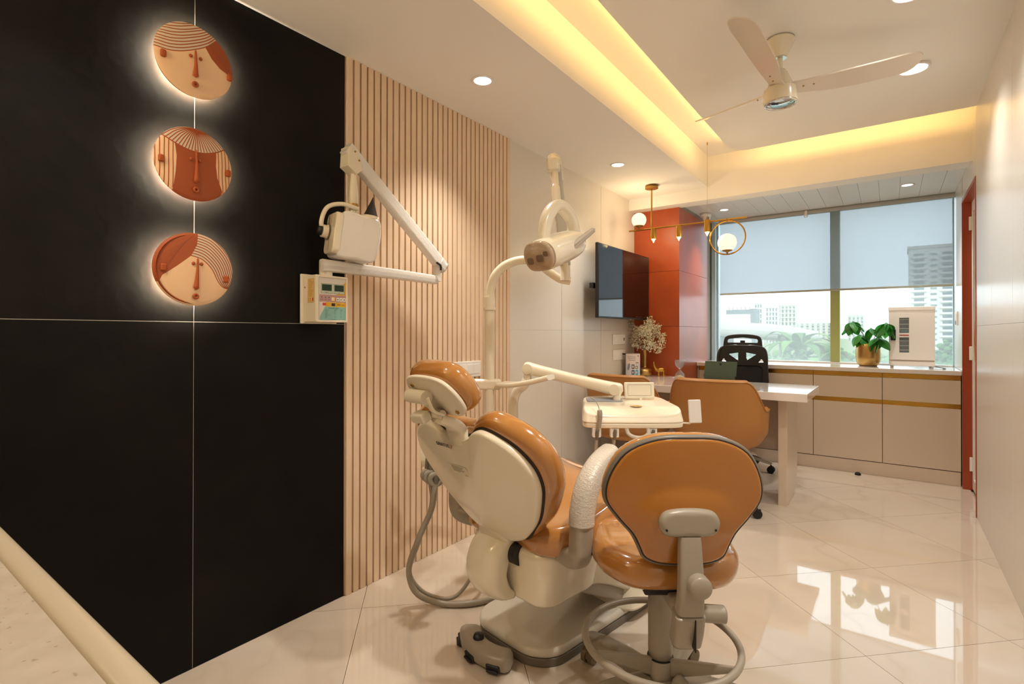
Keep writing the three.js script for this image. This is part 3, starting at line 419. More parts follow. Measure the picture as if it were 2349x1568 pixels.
{ // operator's stool in front
  const o = thing('operator_stool', 'tan vinyl operator stool with shield shaped backrest and grey frame', 'stool', [1.365, 0, -1.535], 0.64);
  // local +z points from the seat to its backrest
  part('seat', pad(smooth([[0, 0.2], [0.13, 0.185], [0.2, 0.09], [0.208, -0.04], [0.165, -0.165], [0, -0.2], [-0.165, -0.165], [-0.208, -0.04], [-0.2, 0.09], [-0.13, 0.185]], 80), 0.088, { edge: 0.044, dome: 0.004, place: (x, z, h) => V(x, 0.497 + h, z) }), M.vinyl, o);
  part('seat_plate', box(0.18, 0.02, 0.26, 0.006), M.black, o, [0, 0.444, 0.03]);
  part('column', lathe([[0, 0.435], [0.036, 0.435], [0.036, 0.2], [0.034, 0.17], [0.0, 0.17]], 32), M.stone, o);
  part('hub', lathe([[0, 0.172], [0.039, 0.172], [0.041, 0.1], [0.046, 0.06], [0, 0.06]], 32), M.stone, o);
  part('hub_ring', moved(cyl(0.0385, 0.006, 32), 0, 0.172, 0), M.black, o);
  const hb = [[0, 0.345], [0.09, 0.338], [0.165, 0.30], [0.208, 0.225], [0.212, 0.17], [0.178, 0.118], [0.14, 0.075], [0.122, 0.04], [0.108, 0.012], [0.075, -0.004], [0, -0.008]];
  const T = 0.10, place = (x, s, h) => V(x, 0.545 + s * Math.cos(T) + 0, 0.205 + s * Math.sin(T) + h - 0.55 * x * x);
  part('backrest_cushion', pad(smooth(mirror(hb.map(([x, y]) => [x * 0.985, y])), 90), 0.05, { edge: 0.022, center: [0, 0.17], place: (x, s, h) => place(x, s, -0.03 + h) }), M.vinyl, o);
  part('backrest_rim', pad(smooth(mirror(hb), 90), 0.022, { edge: 0.011, center: [0, 0.17], place }), M.stoneDark, o);
  part('backrest_seam', pad(smooth(mirror(hb.map(([x, y]) => [x * 0.972, 0.17 + (y - 0.17) * 0.968])), 90), 0.024, { edge: 0.004, center: [0, 0.17], place: (x, s, h) => place(x, s, h) }), M.gap, o);
  part('backrest_cover', pad(smooth(mirror(hb.map(([x, y]) => [x * 0.962, 0.17 + (y - 0.17) * 0.957])), 90), 0.03, { edge: 0.01, dome: 0.004, center: [0, 0.17], place: (x, s, h) => { const q2 = place(x, s, h); const r = Math.hypot(x / 0.09, (s - 0.12) / 0.055); if (h > 0 && r < 1.6) q2.z += 0.012 * Math.max(0, 1 - (r / 1.6) ** 2); return q2; }, rings: 14 }), std(0xaa6a1a, 0.14, { clearcoat: 1, clearcoatRoughness: 0.04 }), o);
  part('bracket_pad', pad(smooth([[0.078, 0], [0.066, 0.026], [0.035, 0.036], [-0.035, 0.036], [-0.066, 0.026], [-0.078, 0], [-0.066, -0.027], [-0.035, -0.034], [0.035, -0.034], [0.066, -0.027]], 60), 0.034, { edge: 0.016, place: (x, y, h) => V(x, 0.665 + y, 0.248 + h) }), M.stone, o);
  for (const s of [-1, 1]) part('screw', moved(cyl(0.003, 0.002, 10), 0, 0, 0, PI / 2, 0, 0), M.dark, o, [s * 0.062, 0.652, 0.2655]);
  part('post', sweep([[0, 0.632, 0.25], [0, 0.58, 0.255], [0, 0.5, 0.26], [0, 0.44, 0.25]], (t) => [0.027 + 0.007 * t, 0.016 + 0.005 * t], { seg: 24, n: 24, ref: [0, 0, 1], e: 4.5 }), M.stone, o);
  part('post_foot', sweep([[0, 0.442, 0.247], [0, 0.39, 0.235], [0, 0.345, 0.215]], blunt((t) => [0.038, 0.027], 0.06), { seg: 16, n: 24, ref: [0, 0, 1], e: 4.5 }), M.stone, o);
  span('post_slot', [-0.0012 + 0.008, 0.35, 0.25], [0.0012 + 0.008, 0.43, 0.2745], M.dark, o);
  part('link', box(0.055, 0.04, 0.22, 0.008), M.stone, o, [0, 0.425, 0.12]);
  part('knob', lathe(Array.from({ length: 8 }, (_, k) => { const a = k / 7 * PI / 2; return [0.028 * Math.cos(a), 0.012 + 0.01 * Math.sin(a)]; }).concat([[0, 0.022]]).reverse().concat([[0.028, -0.012]]), 28), M.stone, o, [0.012, 0.522, 0.287], [PI / 2, 0, 0]);
  part('lever', sweep([[0.04, 0.405, 0.19], [0.12, 0.40, 0.19]], blunt(() => [0.022, 0.021], 0.04), { seg: 14, n: 20, straight: true, e: 2.6 }), M.stone, o);
  part('foot_ring', moved(new THREE.TorusGeometry(0.225, 0.0105, 14, 72), 0, 0.225, 0, PI / 2, 0, 0), M.stone, o);
  for (let k = 0; k < 3; k++) { const a = (-78 + 120 * k) * PI / 180; part('ring_spoke', sweep([[0.03 * Math.cos(a), 0.15, 0.03 * Math.sin(a)], [0.13 * Math.cos(a), 0.19, 0.13 * Math.sin(a)], [0.218 * Math.cos(a), 0.224, 0.218 * Math.sin(a)]], (t) => [0.012 - 0.006 * t, 0.026 - 0.018 * t], { seg: 10, n: 14, ref: [0, 1, 0], e: 4 }), M.stone, o); }
  part('tension_knob', sweep([[0.03, 0.135, 0.05], [0.06, 0.12, 0.115]], blunt(() => 0.023, 0.06), { seg: 12, n: 10, straight: true }), M.stone, o);
  for (let k = 0; k < 5; k++) {
    const a = (k * 72 + 162) * PI / 180, c = Math.cos(a), s = Math.sin(a);
    const leg = part('leg', sweep([[0.025 * c, 0.095, 0.025 * s], [0.16 * c, 0.1, 0.16 * s], [0.29 * c, 0.085, 0.29 * s], [0.312 * c, 0.08, 0.312 * s]], blunt((t) => [0.034 - 0.01 * t, 0.03 - 0.012 * t], 0.02), { seg: 20, n: 18, ref: [0, 1, 0], e: 4 }), M.stone, o);
    const yaw = -a + 0.8 + k;
    part('caster', joined(moved(cyl(0.026, 0.016, 24), 0, 0, -0.013, PI / 2, 0, 0), moved(cyl(0.026, 0.016, 24), 0, 0, 0.013, PI / 2, 0, 0), moved(box(0.04, 0.03, 0.011, 0.004), 0.003, 0.008, 0), moved(cyl(0.006, 0.05, 10), 0.006, 0.035, 0)), std(0x6e6045, 0.45), leg, [0.298 * c, 0.027, 0.298 * s], [0, yaw, 0]);
  }
}

// ---------------------------------------------------------------- ceramic faces with a halo on the black wall
{
  const R = 0.122, CLAY = '#a34d1c', CREAM = '#f0c79c', STRIPE = '#b06a38', PALE = '#d8c4ac';
  const disc = (draw) => print(768, 768, (c) => { c.fillStyle = CREAM; c.fillRect(0, 0, 768, 768); c.setTransform(384, 0, 0, -384, 384, 384); draw(c); });
  const poly = (c, pts, fill) => { c.beginPath(); pts.forEach((p, i) => (i ? c.lineTo(...p) : c.moveTo(...p))); c.closePath(); c.fillStyle = fill; c.fill(); };
  const line = (c, pts, w = 0.028) => { c.beginPath(); c.moveTo(...pts[0]); for (let i = 1; i < pts.length - 1; i++) c.quadraticCurveTo(pts[i][0], pts[i][1], (pts[i][0] + pts[i + 1][0]) / 2, (pts[i][1] + pts[i + 1][1]) / 2); c.lineTo(...pts.at(-1)); c.lineWidth = w; c.strokeStyle = CLAY; c.lineCap = 'round'; c.stroke(); };
  const one = (c) => {   // striped fringe, plain dark hair on one side
    poly(c, [[0.6, 0.9], [0.2, 0.5], [0.4, 0.2], [0.62, 0.02], [0.86, -0.05], [1.1, -0.05], [1.1, 0.9]], CLAY);
    poly(c, [[-1.1, 0.02], [-0.8, -0.02], [-0.44, 0.06], [-0.1, 0.24], [0.25, 0.47], [0.48, 0.72], [0.62, 0.92], [0.3, 1.2], [-1.1, 1.2]], PALE);
    for (let k = 0; k < 12; k++) { const d = k * 0.085, w = 0.012 * Math.sin(k * 3); line(c, [[-1.05, 0.02 + d * 0.92], [-0.75, -0.02 + d + w], [-0.44, 0.06 + d], [-0.1, 0.24 + d - w], [0.25, 0.47 + d], [0.48, 0.72 + d], [0.7, 1.0 + d]], 0.026); }
    c.save(); c.beginPath(); c.moveTo(0.6, 0.9); c.lineTo(0.2, 0.5); c.lineTo(0.5, 0.1); c.lineTo(0.86, -0.05); c.lineTo(1.1, 0.9); c.clip(); c.strokeStyle = '#8d3f15'; c.lineWidth = 0.01; for (let k = 0; k < 14; k++) { c.beginPath(); c.moveTo(0.25 + k * 0.05, 0.75); c.quadraticCurveTo(0.45 + k * 0.05, 0.3, 0.95 + k * 0.03, -0.02); c.stroke(); } c.restore();
  };
  const two = (c) => {   // dark face, striped fan of hair and striped sides
    poly(c, [[-1.1, 1.1], [1.1, 1.1], [1.1, -1.1], [-1.1, -1.1]], CREAM);
    poly(c, [[-0.54, 0.6], [-0.48, 0.1], [-0.5, -0.3], [-0.56, -0.9], [-0.3, -1.1], [0.6, -1.1], [0.72, -0.62], [0.56, -0.25], [0.52, 0.07], [0.54, 0.6]], CLAY);
    for (const [s, x0] of [[-1, -0.55], [1, 0.58]]) for (let k = 0; k < 5; k++) { const x = x0 + s * k * 0.1; line(c, [[x, 0.62], [x + s * 0.02, 0.2], [x + s * 0.01, -0.2], [x + s * (s > 0 ? 0.08 : 0.0), -0.75]], 0.024); }
    poly(c, [[-0.85, 0.62], [-0.5, 0.42], [-0.1, 0.32], [0.2, 0.33], [0.6, 0.48], [0.95, 0.75], [0.7, 1.2], [-0.7, 1.2]], PALE);
    for (let k = 0; k < 23; k++) { const t = k / 22, x = -0.82 + 1.74 * t, y = 0.60 - 0.3 * Math.sin(PI * (t * 0.92 + 0.03)) + 0.12 * t; line(c, [[0.03 + (t - 0.5) * 0.12, 0.99], [0.03 + (x - 0.03) * 0.55, 0.97 - 0.3 * (1 - Math.abs(2 * t - 1)) - 0.05], [x, y]], 0.024); }
    line(c, [[-0.86, 0.62], [-0.5, 0.41], [-0.1, 0.32], [0.2, 0.33], [0.6, 0.48], [0.95, 0.76]], 0.03);
  };
  const three = (c) => {   // plain dark hair to one side, a striped wave to the other
    poly(c, [[0.09, 1.1], [0.04, 0.68], [-0.11, 0.36], [-0.45, 0.05], [-0.78, -0.22], [-0.86, -0.4], [-1.1, -0.4], [-1.1, 1.1]], CLAY);
    poly(c, [[0.09, 1.1], [0.04, 0.68], [-0.11, 0.36], [0.1, 0.33], [0.28, 0.2], [0.45, 0.0], [0.56, -0.3], [0.74, -0.5], [1.1, -0.45], [1.1, 1.1]], PALE);
    for (let k = 0; k < 11; k++) { const d = k * 0.072; line(c, [[-0.11 + d * 0.2, 0.36 + d], [0.1 + d * 0.35, 0.33 + d], [0.28 + d * 0.55, 0.2 + d * 0.85], [0.45 + d * 0.75, 0.0 + d * 0.55], [0.56 + d * 0.75, -0.3 + d * 0.25], [0.76 + d * 0.6, -0.5 + d * 0.05], [1.1, -0.46 + d * 0.3]], 0.026); }
    c.strokeStyle = '#8d3f15'; c.lineWidth = 0.008; for (let k = 0; k < 12; k++) { c.beginPath(); c.moveTo(0.0 - k * 0.03, 0.95 - k * 0.03); c.quadraticCurveTo(-0.45 - k * 0.02, 0.55 - k * 0.05, -0.85, 0.3 - k * 0.05); c.stroke(); }
  };
  const faces = [
    ['round ceramic face plate with striped cap and one dark lock, top of the three', one, 2.062, { ear: [[-0.86, -0.14], [0.97, -0.12]], eye: [[-0.15, 0.06], [0.1, 0.07]], nose: [[-0.03, 0.28], [-0.03, -0.5]], mouth: [-0.03, -0.68] }, M.clay, 0],
    ['round ceramic face plate with dark face under fan shaped stripes, middle of three', two, 1.714, { ear: [[-0.9, -0.06], [0.93, -0.05]], eye: [[-0.13, 0.1], [0.1, 0.1]], nose: [[0, 0.4], [0.0, -0.55]], mouth: [0, -0.72] }, M.clay, 0],
    ['round ceramic face plate with a wave of striped hair, lowest on the black wall', three, 1.361, { ear: [[-0.82, -0.02], [0.85, -0.22]], eye: [[-0.06, 0.15], [0.14, 0.15]], nose: [[0.05, 0.32], [0.0, -0.58]], mouth: [0, -0.75] }, M.clay, 0.06],
  ];
  for (const [label, draw, y, f, feature, tip] of faces) {
    const o = thing('ceramic_face', label, 'wall plate', [0, y, -0.777], PI / 2, 'backlit ceramic faces');
    const face = new THREE.Group(); face.name = 'face'; face.position.z = 0.05; face.rotation.set(0, -tip, 0); o.add(face);
    const prof = [[0, 0.0], [R * 0.6, -0.002], [R * 0.9, -0.007], [R * 0.985, -0.011], [R, -0.014], [R * 0.985, -0.017], [R * 0.6, -0.012], [0, -0.01]];
    const g = moved(lathe(prof.reverse(), 72), 0, 0, 0, PI / 2, 0, 0), p = g.attributes.position, uv = g.attributes.uv;
    for (let i = 0; i < p.count; i++) uv.setXY(i, 0.5 + p.getX(i) / (2 * R), 0.5 + p.getY(i) / (2 * R));
    part('plate', g, std(0xffffff, 0.55, { map: disc(draw) }), face);
    for (const [x, v] of f.ear) part('ear', box(0.017, 0.024, 0.012, 0.005), feature, face, [x * R * 0.93, v * R, -0.003]);
    for (const [x, v] of f.eye) part('eye', new THREE.SphereGeometry(0.0055, 16, 10).scale(1, 1.1, 0.7), feature, face, [x * R, v * R, 0.001]);
    const [n0, n1] = f.nose; part('nose', sweep([[n0[0] * R, n0[1] * R, 0.0], [(n0[0] + n1[0]) / 2 * R + 0.001, (n0[1] + n1[1]) / 2 * R, 0.002], [n1[0] * R, n1[1] * R, 0.003]], blunt((t) => [0.003 + 0.0065 * t * t, 0.004 + 0.004 * t], 0.05), { seg: 16, n: 12, ref: [0, 0, 1] }), feature, face);
    part('mouth', new THREE.TorusGeometry(0.0065, 0.0038, 10, 24), feature, face, [f.mouth[0] * R, f.mouth[1] * R, 0.001]);
    part('back_rim', moved(lathe([[0.112, 0.0195], [0.115, 0.0195], [0.117, 0.04], [0.112, 0.04], [0.112, 0.0195]], 48), 0, 0, 0, PI / 2, 0, 0), M.clay, o);
    part('spacer', moved(cyl(0.05, 0.036, 32), 0, 0, 0.018, PI / 2, 0, 0), M.dark, o);
    part('halo_light', moved(new THREE.TorusGeometry(0.094, 0.003, 4, 24), 0, 0, 0.025), M.haloGlow, o);
    for (let k = 0; k < 4; k++) { const a = (k + 0.5) * PI / 2, l = new THREE.PointLight(HALO, 0.05, 0, 2); l.position.set(0.085 * Math.cos(a), 0.085 * Math.sin(a), 0.025); l.castShadow = true; l.shadow.radius = 0.4; o.add(l); }
  }
}
{ // x-ray unit on the edge of the black wall
  const o = thing('xray_unit', 'wall mounted dental x-ray unit with folding arm and control box', 'x-ray unit', [0, 1.19, -1.255], PI / 2);
  part('back_plate', box(0.165, 0.2, 0.012, 0.003), M.cream, o, [0.008, 0.095, 0.0145]);
  const bx = new THREE.Group(); bx.name = 'control_box'; o.add(bx);
  part('case', box(0.145, 0.188, 0.085, 0.004), M.creamMatt, bx, [0.008, 0.094, 0.063]);
  const panel = print(512, 704, (c, w, h) => {
    c.fillStyle = '#d9d2c6'; c.fillRect(0, 0, w, h); c.fillStyle = '#e0a914'; c.beginPath(); c.moveTo(w, 30); c.lineTo(w, 300); c.lineTo(300, 300); c.lineTo(420, 110); c.closePath(); c.fill();
    for (const [x, n] of [[40, 'mA kV'], [270, 'SEC']]) { c.fillStyle = '#b9c4b4'; c.fillRect(x, 95, 205, 160); c.strokeStyle = '#4f6a55'; c.lineWidth = 5; c.strokeRect(x, 95, 205, 160); c.fillStyle = '#0d2f18'; c.fillRect(x + 14, 106, 178, 105); c.fillStyle = '#33443a'; c.font = 'bold 20px sans-serif'; c.textAlign = 'center'; c.fillText(n, x + 102, 243); }
    c.fillStyle = '#b58e8c'; c.fillRect(8, 275, w - 16, 120); c.fillStyle = '#3c2323'; for (const [k, n] of ['READY', 'LINE', 'X-RAY'].entries()) { c.beginPath(); c.arc(52 + k * 66, 318, 9, 0, 7); c.fill(); c.font = 'bold 14px sans-serif'; c.textAlign = 'center'; c.fillText(n, 52 + k * 66, 362); }
    c.fillStyle = '#e2ab3a'; c.fillRect(226, 310, 66, 66); c.fillStyle = '#fbf0d0'; c.fillRect(236, 320, 46, 46); c.fillStyle = '#333'; c.font = 'bold 16px sans-serif'; c.fillText('SET', 259, 349);
    for (let k = 0; k < 3; k++) { c.fillStyle = '#eceae4'; c.fillRect(322 + k * 62, 318, 52, 58); c.fillStyle = '#222'; c.beginPath(); c.moveTo(348 + k * 62, 330); c.lineTo(362 + k * 62, 358); c.lineTo(334 + k * 62, 358); c.fill(); }
    c.fillStyle = '#d9a512'; c.fillRect(120, 400, w - 120, 72); c.fillStyle = '#c5362b'; c.fillRect(66, 412, 62, 44); c.fillStyle = '#26201a'; c.fillRect(230, 414, 66, 48); c.font = 'bold 26px sans-serif'; c.textAlign = 'left'; c.fillText('70KV-7 mA', 340, 448);
    c.fillStyle = '#86b5ad'; c.beginPath(); c.moveTo(110, 475); c.lineTo(w, 475); c.lineTo(w, h); c.lineTo(8, h); c.lineTo(20, 640); c.closePath(); c.fill(); c.fillStyle = '#22302e'; c.textAlign = 'center'; c.font = 'bold 22px sans-serif'; c.fillText('EXPOSURE CHART', 270, 505);
    c.font = '15px sans-serif'; c.textAlign = 'left'; const rows = ['TOOTH', 'MAXILLARY', 'Incisor', 'Canine', 'Premolar', 'Molar', 'MANDIBULAR', 'Incisor', 'Canine', 'Molar']; rows.forEach((t, k) => { c.fillText(t, 110, 524 + k * 15.5); if (k !== 6) { c.fillText(k < 2 ? 'ADULT' : '0.' + (4 + k), 285, 524 + k * 15.5); c.fillText(k < 2 ? 'CHILD' : '0.' + (2 + k), 395, 524 + k * 15.5); } });
    c.textAlign = 'center'; c.font = 'bold 15px sans-serif'; c.fillText('FILM SPEED', 270, 692);
  });
  part('front_panel', new THREE.PlaneGeometry(0.128, 0.17), std(0xffffff, 0.35, { map: panel }), bx, [0.012, 0.092, 0.1062]);
  part('frame', extrude(roundRect(0.143, 0.186, 0.003), 0.003, 0.001, [roundRect(0.129, 0.171, 0.002)]), M.creamMatt, bx, [0.0085, 0.0935, 0.1055]);
  const sticker = print(128, 256, (c) => { c.fillStyle = '#dcb878'; c.fillRect(0, 0, 128, 256); c.strokeStyle = '#a5793a'; c.lineWidth = 3; c.strokeRect(3, 3, 122, 250); c.fillStyle = '#a9803f'; for (let k = 0; k < 12; k++) c.fillRect(14, 16 + k * 15, 60 + (k * 37) % 44, 5); for (let k = 0; k < 3; k++) c.fillRect(14 + k * 22, 205, 6, 40); c.fillStyle = '#b8341f'; c.fillRect(92, 205, 22, 34); });
  part('sticker', new THREE.PlaneGeometry(0.042, 0.095), std(0xffffff, 0.5, { map: sticker }), bx, [-0.0653, 0.125, 0.072], [0, -PI / 2, 0]);
  part('screw', moved(cyl(0.003, 0.002, 12), 0, 0, 0, 0, 0, PI / 2), M.brassMatt, bx, [-0.0655, 0.14, 0.03]);
  part('swivel', cyl(0.026, 0.05, 28), M.cream, o, [0.0, 0.205, 0.075]);
  const za = 0.10;
  part('lower_arm', sweep([[-0.03, 0.228, za - 0.015], [0.0, 0.228, za - 0.01], [0.3, 0.224, za + 0.01], [0.605, 0.216, za + 0.025]], blunt((t) => [0.024, 0.026 - 0.005 * t], 0.012), { seg: 30, n: 24, ref: [0, 1, 0], e: 5 }), M.wrappedWhite, o);
  part('elbow', cyl(0.019, 0.1, 24), M.wrappedWhite, o, [0.59, 0.262, za + 0.025]);
  const u0 = V(0.6, 0.3, za + 0.03), u1 = V(0.055, 0.715, za + 0.03);
  part('upper_arm', sweep([u0, u1].map((p) => p.toArray()), [0.022, 0.029], { seg: 6, n: 24, ref: [0.6, 0.8, 0], e: 6, straight: true }), M.wrappedWhite, o);
  part('arm_tip', sweep([[0.585, 0.312, za + 0.03], [0.635, 0.274, za + 0.03]], blunt(() => [0.024, 0.03], 0.1), { seg: 10, n: 24, ref: [0.6, 0.8, 0], e: 4, straight: true }), M.wrappedWhite, o);
  part('lock_lever', sweep([[0.56, 0.30, za + 0.05], [0.575, 0.285, za + 0.062], [0.578, 0.262, za + 0.062]], 0.0055, { seg: 10, n: 8 }), M.black, o);
  part('arm_head', extrude([[-0.025, -0.03], [0.02, -0.055], [0.05, -0.03], [0.03, 0.03], [0.005, 0.055], [-0.02, 0.05]], 0.05, 0.004), M.cream, o, [0.07, 0.665, za + 0.005]);
  for (const [x, y] of [[0.078, 0.7], [0.098, 0.668]]) part('screw', moved(cyl(0.004, 0.003, 12), x, y, za + 0.061, PI / 2, 0, 0), M.brassMatt, o);
  part('drop_tube', lathe([[0, 0.66], [0.011, 0.66], [0.012, 0.62], [0.019, 0.54], [0.02, 0.485], [0, 0.485]], 28), M.cream, o, [0.092, 0, za + 0.03]);
  part('tube_ring', cyl(0.021, 0.008, 28), M.brassMatt, o, [0.092, 0.487, za + 0.03]);
  part('tube_end', cyl(0.016, 0.05, 28), M.cream, o, [0.092, 0.46, za + 0.03]);
  const h = new THREE.Group(); h.name = 'tube_head'; h.position.set(0.085, 0.345, za + 0.045); h.rotation.set(0.05, -0.3, -0.1); o.add(h);
  const hs = [[-0.075, -0.085], [0.075, -0.085], [0.092, 0.0], [0.07, 0.082], [-0.055, 0.088], [-0.075, 0.02]];
  part('case', pad(smooth([[-0.08, -0.088], [0, -0.092], [0.07, -0.088], [0.088, -0.02], [0.086, 0.05], [0.075, 0.085], [0, 0.092], [-0.07, 0.09], [-0.082, 0.03]], 60), 0.13, { edge: 0.012, place: (x, y, z) => V(x, y, z + 0.25 * (0.09 * 0.09 - y * y)) }), M.wrappedWhite, h);
  part('side_cap', moved(pad(roundRect(0.12, 0.165, 0.02), 0.03, { edge: 0.008 }), 0, 0, 0, 0, -PI / 2, 0), M.cream, h, [-0.088, 0, 0.01]);
  span('red_line', [-0.1036, -0.07, 0.008], [-0.1034, 0.075, 0.011], std(0xc4481f, 0.5), h);
  part('dial', joined(moved(cyl(0.026, 0.02, 28), -0.012, 0, 0, 0, 0, PI / 2), moved(new THREE.TorusGeometry(0.026, 0.004, 8, 28), 0, 0, 0, 0, PI / 2, 0)), M.cream, h, [-0.108, 0.005, -0.01]);
  part('dial_ring', moved(cyl(0.033, 0.008, 28), 0, 0, 0, 0, 0, PI / 2), M.stoneDark, h, [-0.106, 0.005, -0.01]);
  part('dial_knob', moved(lathe([[0, 0.02], [0.015, 0.018], [0.019, 0.006], [0.019, 0], [0, 0]], 24), 0, 0, 0, 0, 0, PI / 2), M.black, h, [-0.128, 0.005, -0.01]);
  part('cone', joined(moved(new THREE.ConeGeometry(0.03, 0.085, 32), 0, 0.0425, 0), moved(cyl(0.034, 0.012, 32), 0, -0.004, 0)), M.black, h, [0.045, 0.098, 0.03]);
  part('cone_ring', cyl(0.035, 0.012, 32), M.cream, h, [0.045, 0.094, 0.03]);
  part('hanger', sweep([[0.0, 0.125, 0.0], [-0.07, 0.127, 0.0], [-0.122, 0.1, -0.005], [-0.135, 0.03, -0.01], [-0.12, 0.005, -0.01]], 0.009, { seg: 30, n: 12 }), M.cream, h);
}

// ---------------------------------------------------------------- switch and socket plates
function plate(label, x, y, z, w, h, draw, turn = PI / 2, group) {
  const o = thing('socket_plate', label, 'socket plate', [x, y, z], turn, group);
  part('cover', box(w, h, 0.009, 0.003), M.white, o, [0, 0, 0.0045]);
  draw(o); return o;
}
const dots = (o, list, r, m) => list.forEach(([x, y]) => part('pin_hole', moved(cyl(r, 0.001, 12), 0, 0, 0, PI / 2, 0, 0), m, o, [x, y, 0.0093]));
plate('white double socket plate on the slats left of the pole', 0.0105, 0.943, -2.2, 0.226, 0.09, (o) => { part('socket', box(0.07, 0.055, 0.003, 0.002), M.white, o, [-0.055, 0, 0.009]); part('switch', box(0.05, 0.055, 0.004, 0.002), M.white, o, [0.02, 0, 0.009]); part('switch', box(0.05, 0.055, 0.004, 0.002), M.white, o, [0.075, 0, 0.009]); dots(o, [[-0.055, 0.016], [-0.067, -0.01], [-0.043, -0.01]], 0.0035, M.dark); });
plate('white socket plate on the slats half hidden by the chair headrest', 0.0105, 0.943, -1.995, 0.13, 0.085, (o) => { part('socket', box(0.055, 0.055, 0.003, 0.002), M.white, o, [-0.02, 0, 0.009]); part('switch', box(0.03, 0.055, 0.004, 0.002), M.white, o, [0.04, 0, 0.009]); dots(o, [[-0.02, 0.014], [-0.03, -0.01], [-0.01, -0.01]], 0.0035, M.dark); });
plate('white switch plate with a dark toggle under the television', 0.0005, 1.09, -4.228, 0.25, 0.088, (o) => { part('switch', box(0.16, 0.055, 0.003, 0.002), M.white, o, [-0.02, 0, 0.009]); part('toggle', box(0.014, 0.026, 0.004, 0.001), M.black, o, [0.1, 0, 0.009]); });
plate('white socket plate with a black plug behind the leaflet box', 0.0005, 0.955, -4.232, 0.25, 0.088, (o) => { part('socket', box(0.16, 0.055, 0.003, 0.002), M.white, o, [-0.02, 0, 0.009]); part('plug', box(0.03, 0.012, 0.02, 0.003), M.black, o, [0.07, 0.005, 0.018]); });
plate('white switch plate on the reveal beside the window', W - 0.0005, 1.265, -5.43, 0.08, 0.11, (o) => { part('switch', box(0.05, 0.06, 0.008, 0.003), M.white, o, [0, 0.012, 0.01]); part('switch', box(0.05, 0.03, 0.006, 0.003), M.stoneDark, o, [0, -0.035, 0.009]); }, -PI / 2);

// ---------------------------------------------------------------- ceiling fan
{
  const o = thing('ceiling_fan', 'cream three bladed ceiling fan with a chrome ringed hub', 'ceiling fan', [1.508, 2.24, -2.74]);
  const top = PANEL - 2.24;
  part('canopy', lathe([[0, top], [0.062, top], [0.064, top - 0.012], [0.03, top - 0.085], [0.024, top - 0.09], [0, top - 0.09]].reverse(), 40), M.cream, o);
  part('canopy_ring', moved(cyl(0.028, 0.005, 32), 0, top - 0.09, 0), M.chrome, o);
  part('rod', moved(cyl(0.0115, 0.06, 20), 0, top - 0.12, 0), M.cream, o);
  part('neck', lathe([[0, top - 0.145], [0.022, top - 0.147], [0.03, top - 0.158], [0.05, top - 0.205], [0.056, top - 0.235], [0.05, top - 0.245], [0, top - 0.245]].reverse(), 40), M.cream, o);
  part('motor', lathe([[0, 0], [0.072, 0], [0.074, 0.004], [0.0715, 0.035], [0.07, 0.066], [0.066, 0.07], [0, 0.07]], 48), M.cream, o);
  part('hub_ring', moved(new THREE.TorusGeometry(0.066, 0.006, 12, 48), 0, -0.001, 0, PI / 2, 0, 0), M.chrome, o);
  part('hub_lens', moved(lathe([[0, -0.008], [0.03, -0.007], [0.06, 0.0], [0.06, 0.004]].reverse(), 40), 0, 0, 0), std(0xc6d2da, 0.03, { metalness: 0.9 }), o);
  const bo = smooth([[0, -0.03], [0.1, -0.036], [0.25, -0.058], [0.42, -0.062], [0.56, -0.052], [0.585, -0.02], [0.583, 0.025], [0.55, 0.05], [0.4, 0.05], [0.2, 0.042], [0.08, 0.034], [0, 0.03]], 80);
  const blade = pad(bo, 0.007, { edge: 0.0025, center: [0.3, 0], rings: 4, place: (x, y, h) => V(x, h + 0.08 * Math.max(0, x / 0.585) ** 1.2 + y * 0.34, y) });
  for (let k = 0; k < 3; k++) { const b = part('blade', blade, std(0xe2d8ca, 0.12, { clearcoat: 0.6 }), o, [0, 0.066, 0], [0, (-96 - 120 * k) * PI / 180, 0]); for (const x of [0.1, 0.145]) part('rivet', moved(cyl(0.004, 0.003, 10), x, 0.08 * (x / 0.585) ** 1.2 - 0.004, 0.004), M.brassMatt, b); }
}
